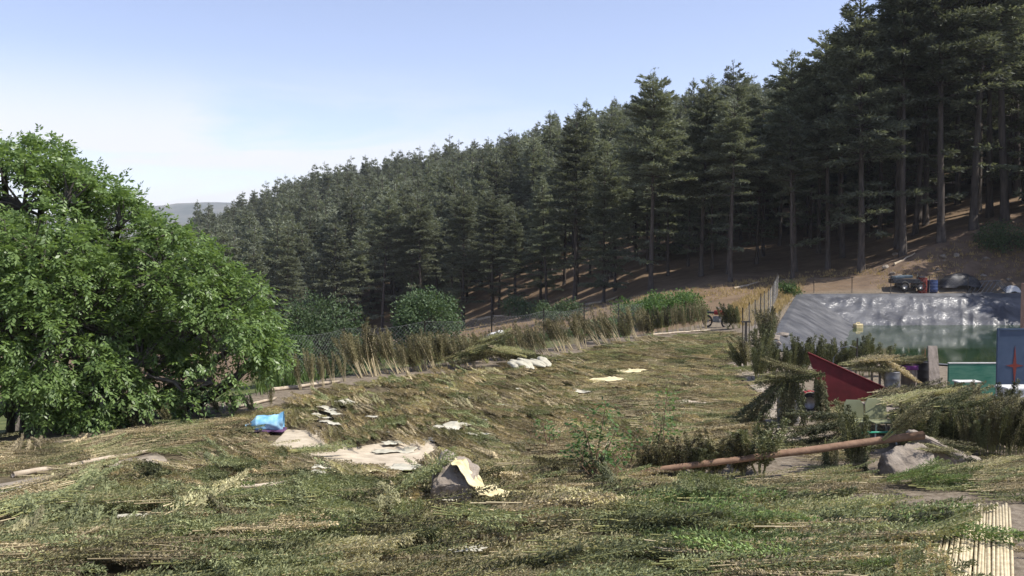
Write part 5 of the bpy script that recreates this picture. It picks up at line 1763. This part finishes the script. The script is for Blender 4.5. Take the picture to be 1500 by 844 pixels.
def barrel(name, label, loc, r0, h, mat, ribs=3, cat='drum'):
    root = thing(name, label, cat, loc)
    prof = [(0.0, 0), (r0 * .96, 0), (r0, .02)]
    for k in range(ribs):
        z = h * (k + 1) / (ribs + 1)
        prof += [(r0, z - .03), (r0 * 1.04, z), (r0, z + .03)]
    prof += [(r0, h - .02), (r0 * 1.02, h), (r0 * .93, h), (r0 * .92, h - .03), (0, h - .03)]
    m = MB(); vs, fs = [], []
    S = 22
    for (rr_, z) in prof:
        for k in range(S):
            an = 2 * math.pi * k / S; vs.append((rr_ * math.cos(an), rr_ * math.sin(an), z))
    for j in range(len(prof) - 1):
        for k in range(S):
            fs.append((j * S + k, j * S + (k + 1) % S, (j + 1) * S + (k + 1) % S, (j + 1) * S + k))
    m.add(vs, fs, 0, True); m.build('body', M[mat], root)
    return root


barrel('grey_drum', 'grey drum half hidden by plants left of the red panel', (p.x, p.y + .3, p.z), .25, 1.05, 'steel')
HANG = [(1104, 566, (0, R(-12), 0.1), 11, 1.0), (1112, 560, (0, R(-4), .0), 12, 1.05), (1118, 556, (0, R(2), -.1), 11, 1.05), (1124, 552, (0, R(6), .1), 12, 1.0), (1140, 548, (0, R(8), -.2), 12, .8),
        (1192, 552, (0, R(84), -.1), 11, .9), (1197, 556, (0, R(88), .2), 12, .95), (1201, 554, (0, R(82), .5), 11, .9), (1150, 556, (0, R(86), 1.2), 11, 1.2), (1156, 556, (0, R(88), 2.5), 11, 1.25), (1162, 558, (0, R(84), 2.0), 12, 1.2), (1168, 556, (0, R(87), 0.8), 11, 1.1),
        (1146, 560, (0, R(50), 3.0), 12, 1.2), (1140, 566, (0, R(44), 3.2), 11, 1.2), (1150, 562, (0, R(58), 3.3), 11, 1.1), (1190, 548, (0, R(-10), 2.8), 12, .9)]
for i, (px, py, rot, k, s_) in enumerate(HANG):
    flat_ = i < 5 or i == 15
    make_bundle(mat_kinds[k], 'plant_bundle', ('bundle laid flat over the top of the grey drum' if flat_ else 'green bundle hanging down around the grey drum beside the red panel'), 'plant bundle', at(px, py, 20.0 - .06 * (i % 4)), rot,
                'bundles over the grey drum' if flat_ else 'bundles hanging around the grey drum', s_)

# olive plastic chairs
def chair(label, px, py, D, yaw, s=1.0):
    q = at(px, py, D); q.z = Hz(q.x, q.y)
    root = thing('plastic_chair', label, 'chair', q, (0, 0, yaw), None, s)
    m = MB()
    w, h = .46, .42
    out_ = [(-w / 2, .46), (w / 2, .46), (w / 2 * .98, .46 + h * .72), (w / 2 * .7, .46 + h), (-w / 2 * .7, .46 + h), (-w / 2 * .98, .46 + h * .72)]
    vs = [(x, 0.0 + (z - .46) * .18, z) for x, z in out_] + [(x, .025 + (z - .46) * .18, z) for x, z in out_]
    n = 6
    m.add(vs, [tuple(range(n)), tuple(reversed(range(n, 2 * n)))] + [(i, n + i, n + (i + 1) % n, (i + 1) % n) for i in range(n)])
    m.build('backrest', M['olive'], root)
    m = MB(); m.box((0, -.22, .44), (.46, .44, .03)); bevel(m.build('seat', M['olive'], root), .01)
    for sx in (-1, 1):
        for sy in (0.0, -.42):
            m = MB(); m.tube([(sx * .2, sy - .01, .43), (sx * .23, sy, 0)], .018, 6); m.build('leg', M['white'], root)
    return root


chair('olive plastic chair with a cut-cornered back, in front of the low table', 1283, 676, 18.6, 0.05, 1.0)
chair('olive plastic chair mostly hidden behind the tall dark sheaf', 1250, 680, 18.9, -0.1, 0.9)
a, b = at(1262, 634, 18.0), at(1312, 633, 18.2)
m = MB(); m.tube([(0, 0, 0), tuple(b - a)], .022, 8); o = m.build('green_pipe', M['green_pipe']); o.location = a; tag(o, 'short green pipe lying across in front of the olive chair', 'pipe')

# green board, small stool, blue panel, white box
p = at(1424, 580, 24.5); p.z = Hz(p.x, p.y)
root = thing('green_board', 'upright weathered green board with a white top edge before the pond', 'board', p, (0, 0, .02))
m = MB(); m.box((0, 0, .45), (1.36, .04, .9)); bevel(m.build('panel', M['green_paint'], root), .005)
m = MB(); m.box((0, 0, .915), (1.38, .06, .03)); m.build('top_edge', M['white'], root)
for sx in (-1, 1):
    m = MB(); m.box((sx * .64, .05, .44), (.05, .05, .88)); m.build('post', M['green_paint'], root)
p = at(1416, 590, 23.2); p.z = Hz(p.x, p.y)
board_table('wooden_stool', 'small stool with a pale top standing before the green board', p, .05, .62, .35, .62, 'white', 'grey_wood', .035)

p = at(1488, 575, 22.0); p.z = Hz(p.x, p.y)
root = thing('metal_gate', 'tall blue metal gate leaf with a red four-pointed star at the right edge', 'gate', (p.x + .35, p.y, p.z), (0, 0, .0))
zt = at(1488, 481, 22.0).z - p.z
xl = at(1460, 520, 22.0).x - (p.x + .35)
xr = 1.1
m = MB(); m.box(((xl + xr) / 2, 0, zt / 2), (xr - xl, .05, zt)); bevel(m.build('sheet', M['blue_paint'], root), .006)
m = MB(); m.box((xl + .02, -.035, zt / 2), (.05, .03, zt)); m.box(((xl + xr) / 2, -.035, zt - .02), (xr - xl - .06, .03, .045)); m.build('frame', M['blue_paint'], root)
c = Vector(at(1487, 536, 22.0 - .05)) - Vector(root.location)
m = MB()
vs = []
for k in range(8):
    an = k * math.pi / 4 + math.pi / 2
    rr_ = (.50 if k % 4 == 0 else .22) if k % 2 == 0 else .06
    vs.append((c.x + math.cos(an) * rr_, -.034, c.z + math.sin(an) * rr_))
vs2 = [(x, -.027, z) for x, y, z in vs]
m.add(vs + vs2, [tuple(reversed(range(8))), tuple(range(8, 16))] + [(i, (i + 1) % 8, 8 + (i + 1) % 8, 8 + i) for i in range(8)])
m.build('star', M['orange_red'], root)

p = at(1483, 588, 21.0); p.z = Hz(p.x, p.y)
root = thing('white_box', 'white lidded box standing below the red star on the blue gate', 'box', (p.x + .15, p.y, p.z + .0), (0, 0, .05))
hb = at(1483, 570, 21.0).z - p.z
m = MB(); m.box((0, 0, hb / 2), (.85, .5, hb)); bevel(m.build('body', M['white'], root), .02, 3)
m = MB(); m.box((0, 0, hb + .035), (.9, .55, .07)); bevel(m.build('lid', M['white'], root), .02, 3)
p = at(1503, 610, 20.2); p.z = Hz(p.x, p.y)


def heap_cover(name, label, cat, p, w, d, h, mat, seed):
    def f(u, v):
        x, y = (u - .5) * 2, (v - .5) * 2
        rr_ = min(1, max(abs(x), abs(y)) ** 2 * .6 + (x * x + y * y) * .35)
        z = h * (1 - rr_) ** .6 + 0.05 * h * noise.noise(Vector((x * 3, y * 3, seed))) + .06 * h * abs(noise.noise(Vector((x * 6, y * 5, seed))))
        return (x * w / 2, y * d / 2, z - .02)
    o = grid_mesh(f, 30, 26, name, M[mat]); o.location = p
    return tag(o, label, cat)


heap_cover('black_sack', 'black plastic heap at the right edge below the white box', 'sack', (p.x + .25, p.y, p.z), 1.0, .8, .75, 'black', 2)

# barrel with plants and a purple cloth, leaning plank, wire hoop
p = at(1331, 572, 24.6); p.z = Hz(p.x, p.y)
zt = at(1331, 535, 24.6).z - p.z
barrel('brown_drum', 'brown drum topped with plants and a purple cloth, before the green water', (p.x, p.y, p.z), .21, max(.5, zt), 'grey_wood')


def f(u, v):
    an = u * 2 * math.pi
    return (math.cos(an) * (.235 + .03 * math.sin(an * 5) * v), math.sin(an) * (.235 + .03 * math.sin(an * 5) * v), .03 - .12 * v)


o = grid_mesh(f, 40, 5, 'cloth', noise_mat('violet_cloth', (.12, .03, .13), (.20, .06, .21), 4, .8), None, .008)
o.location = (p.x, p.y, p.z + max(.5, zt) - .02); tag(o, 'violet cloth round the rim of the brown drum', 'cloth')
for i in range(4):
    make_bundle(mat_kinds[(12, 11, 12, 12)[i]], 'plant_bundle', 'drying bundle heaped on top of the brown drum', 'plant bundle', (p.x - .45 + .1 * i, p.y + .05 * i, p.z + max(.5, zt) + .03 + .04 * i), (0, R(-5 + 4 * i), .2 * i - .3), 'bundles on the brown drum', .75)
p2 = at(1345, 573, 25.2); p2.z = Hz(p2.x, p2.y)
barrel('dark_drum', 'darker drum standing close behind the brown one', (p2.x + .1, p2.y, p2.z), .22, .9, 'black')
p = at(1312, 575, 24.2); p.z = Hz(p.x, p.y)
barrel('grey_drum', 'low grey drum left of the brown drum under a spray of plants', (p.x - .1, p.y, p.z), .2, .75, 'steel')
for i, (px, py, rot) in enumerate([(1235, 536, (0, R(-4), .12)), (1250, 532, (0, R(-10), .0)), (1268, 528, (0, R(6), .1)), (1290, 528, (0, R(30), .0)), (1245, 542, (0, R(4), -.2)), (1285, 532, (0, R(60), .3))]):
    q = at(px, py, 24.4)
    make_bundle(mat_kinds[(12, 2, 12, 2, 12, 12)[i]], 'plant_bundle', 'straw-brown bundle piled behind the red panel over the low grey drum', 'plant bundle', q, rot, 'bundles piled behind the red panel', 1.15)
q = at(1255, 560, 24.6); q.z = Hz(q.x, q.y)
board_table('pallet_table', 'rough wooden stand under the bundles behind the red panel', (q.x, q.y, q.z), .05, 1.2, .6, max(.3, at(1255, 540, 24.6).z - q.z), 'grey_wood', 'grey_wood')
a = at(1372, 574, 23.6); a.z = Hz(a.x, a.y) - .1
b = at(1366, 507, 24.4)
m = MB(); dvec = b - a
m.add([tuple(v) for v in [(-.17, 0, 0), (.17, 0, 0), (.17, .06, 0), (-.17, .06, 0)]] + [tuple(dvec + Vector(v)) for v in [(-.12, 0, 0), (.13, 0, .0), (.13, .06, 0), (-.12, .06, 0)]],
      [(0, 3, 2, 1), (4, 5, 6, 7), (0, 1, 5, 4), (1, 2, 6, 5), (2, 3, 7, 6), (3, 0, 4, 7)])
o = m.build('leaning_plank', M['grey_wood']); o.location = a; tag(o, 'broad weathered plank leaning upright in front of the green water', 'plank')
m = MB()
hc = at(1241, 522, 27.5); hc.z = Hz(hc.x, hc.y)
m.tube([(-.5, 0, 0), (-.42, 0, .75), (-.2, 0, 1.05), (.1, 0, 1.12), (.3, 0, 1.05)], .014, 6)
o = m.build('wire_hoop', M['steel']); o.location = hc; tag(o, 'thin bent pipe arching over the near pond bank', 'pipe')
m = MB(); m.tube([(0, 0, 0), (.03, 0, 1.35)], .022, 6); o = m.build('stake', M['post']); o.location = hc + Vector((.3, .05, 0)); tag(o, 'thin dark stake beside the bent pipe', 'stake')
# stones round the pond rim
rs = random.Random(3)
for i in range(16):
    t = rs.random()
    x, y = 10.0 + 5.2 * t * .8, 35.0 + 13 * t * .8
    k = rs.uniform(.12, .26)
    rock('rim_stone', 'pale stone in the line of stones holding the left rim of the liner', (x + rs.uniform(-.3, .3), y, Hz(x, y) + .04), (k, k * .8, k * .6), 10 + i, rs.random() * 3, sub=3)['group'] = 'stones along the pond rim'

# floating yellow can on the liner
p = at(1257, 470, 60.5)
p.z = float(liner_z(np.array([p.x]), np.array([p.y]))[0]) + .2
root = thing('yellow_can', 'yellow jerrycan lying at the waterline of the pond', 'can', p, (0, 0, .3))
m = MB(); m.box((0, 0, .2), (.62, .4, .4)); bevel(m.build('body', M['yellow'], root), .1, 3)
m = MB(); m.tube([(-.15, 0, .38), (-.1, 0, .48), (.1, 0, .48), (.15, 0, .38)], .035, 6); m.build('handle', M['yellow'], root)


# ------------------------------------------------------------------ beyond the pond
def far_truck():
    D = 69.5
    p = at(1328, 428, D); p.z = Hz(p.x, p.y)
    root = thing('flatbed_cart', 'dark pickup-like cart with a blue-grey top beyond the pond', 'cart', p, (0, 0, -.1), None, 1.0)
    m = MB(); m.box((0, 0, .72), (2.4, 1.3, .34)); bevel(m.build('body', M['black'], root), .05)
    m = MB(); m.box((-.4, 0, 1.05), (1.35, 1.2, .22), Matrix.Rotation(R(-4), 3, 'Y')); bevel(m.build('bonnet', M['truck_blue'], root), .06)
    for sx in (-.35, .85):
        for sy in (-.66, .66):
            w = MB(); w.tube([(sx, sy - .06, .36), (sx, sy + .06, .36)], .2, 16); wo = w.build('wheel', M['steel'], root)
            ty = MB(); ty.tube([(sx + math.cos(a) * .29, sy, .36 + math.sin(a) * .29) for a in np.linspace(0, 2 * math.pi, 21)], .09, 8, cap=False); ty.build('tyre', M['rubber'], wo)
    m = MB(); m.tube([(.75, 0, .85), (.8, 0, 1.3), (.7, .25, 1.35), (.7, -.25, 1.35)], .03, 6); m.build('steering_column', M['black'], root)
    m = MB(); m.box((1.05, 0, 1.0), (.45, .7, .25)); bevel(m.build('seat', M['black'], root), .05)
    # red and blue drums
    q = at(1351, 430, D - .5); q.z = Hz(q.x, q.y)
    barrel('red_drum', 'rust-red drum standing right of the dark cart', (q.x, q.y, q.z), .34, 1.25, 'orange_red')
    q = at(1363, 430, D - .3); q.z = Hz(q.x, q.y)
    barrel('blue_drum', 'blue drum standing right of the rust-red drum', (q.x + .1, q.y, q.z), .42, .95, 'blue_plastic')
    q = at(1405, 430, D + .2); q.z = Hz(q.x, q.y)
    heap_cover('black_tarp', 'long black tarpaulin heap beyond the pond between drums and metal frames', 'tarpaulin', (q.x, q.y, q.z), 3.2, 1.6, 1.1, 'black', 5)
    q = at(1450, 432, D - .6); q.z = Hz(q.x, q.y)
    root = thing('scrap_rack', 'grey tubular metal frame collapsed beyond the far right of the pond', 'rack', q)
    m = MB()
    for k in range(6):
        x = -1.3 + .35 * k
        m.tube([(x - .5, -.1, .05), (x + .35, .3, .95)], .03, 5)
    m.tube([(-1.0, .3, .95), (1.0, .3, .98)], .03, 5); m.tube([(-1.85, -.1, .06), (.2, -.1, .06)], .03, 5)
    m.build('bars', M['steel'], root)
    m = MB()
    for k in range(4):
        x = .5 + .16 * k
        m.tube([(x, .3, .98), (x + .7, -.1, .05)], .03, 5)
    m.build('braces', M['steel'], root)
    q = at(1482, 430, D - .4); q.z = Hz(q.x, q.y)
    heap_cover('white_sack', 'white sack lying right of the collapsed metal frame', 'sack', (q.x, q.y, q.z), 1.3, .7, .55, 'white', 9)
    q = at(1500, 480, 48.0); 


far_truck()
# brown post at the right edge (corner of a hut)
q = at(1499, 480, 23.5); q.z = Hz(q.x, q.y)
m = MB(); m.box((0, 0, (at(1499, 415, 23.5).z - q.z) / 2), (.16, .16, at(1499, 415, 23.5).z - q.z)); o = m.build('brown_post', M['brick']); bevel(o, .01); o.location = (q.x + .04, q.y, q.z); tag(o, 'square brown post behind the blue gate at the right edge', 'post')


# red motorbike parked behind the far row
def motorbike():
    D = 46.5
    p = at(1050, 470, D); p.z = Hz(p.x, p.y)
    root = thing('motorbike', 'small red motorbike parked behind the far row of sheaves', 'motorbike', p, (0, 0, R(-50)), None, 1.0)
    for x in (-.6, .6):
        t = MB(); t.tube([(x + math.cos(a) * .28, 0, .3 + math.sin(a) * .28) for a in np.linspace(0, 2 * math.pi, 21)], .05, 7, cap=False)
        w = MB(); w.tube([(x, -.04, .3), (x, .04, .3)], .07, 10)
        for k in range(6):
            a = k * math.pi / 6; w.tube([(x - math.cos(a) * .26, 0, .3 - math.sin(a) * .26), (x + math.cos(a) * .26, 0, .3 + math.sin(a) * .26)], .008, 4)
        wo = w.build('wheel', M['steel'], root); t.build('tyre', M['rubber'], wo)
    m = MB(); m.box((.12, 0, .78), (.5, .26, .24)); bevel(m.build('tank', M['red_plastic'], root), .08, 3)
    m = MB(); m.box((-.38, 0, .76), (.6, .24, .1)); bevel(m.build('seat', M['black'], root), .03)
    m = MB(); m.box((.02, 0, .42), (.4, .26, .32)); bevel(m.build('engine', M['steel'], root), .04)
    m = MB(); m.tube([(.6, 0, .3), (.38, 0, .98)], .03, 6); m.tube([(-.6, 0, .3), (0, 0, .45), (.4, 0, .85)], .025, 6); m.build('frame', M['black'], root)
    m = MB(); m.tube([(.2, -.36, 1.12), (.34, -.15, 1.0), (.34, .15, 1.0), (.2, .36, 1.12)], .016, 6); m.build('handlebar', M['steel'], root)
    m = MB(); m.tube([(.45, 0, .9), (.55, 0, .9)], .08, 12); m.build('headlight', M['white'], root)
    m = MB(); m.box((.6, 0, .64), (.4, .12, .03)); m.build('mudguard', M['red_plastic'], root)


motorbike()
# T-shaped post at the corner of the mat
q = gnd(1092, 540)
root = thing('wooden_stand', 'T-shaped wooden post at the right edge of the mat beside the pond fence', 'post', q)
m = MB(); m.box((0, 0, .78), (.07, .07, 1.6)); m.build('post', M['post'], root)
m = MB(); m.box((0, 0, 1.6), (.3, .09, .05)); m.build('crossbar', M['post'], root)
q = gnd(1122, 470) if False else at(1122, 520, 36.5)


# ------------------------------------------------------------------ air
def build_haze():
    m, t, N, Lk = mat_new('haze')
    v = N('ShaderNodeVolumePrincipled')
    v.inputs['Color'].default_value = (0.90, 0.94, 1.0, 1)
    v.inputs['Density'].default_value = 0.00013
    v.inputs['Anisotropy'].default_value = 0.0
    o = N('ShaderNodeOutputMaterial'); Lk(v.outputs[0], o.inputs['Volume'])
    b = MB(); b.box((0, 1500, 60), (5200, 5400, 420))
    tag(b.build('haze', m), 'thin bluish air over the far slopes', 'haze', kind='stuff')


build_haze()
print('objects', len(bpy.data.objects))
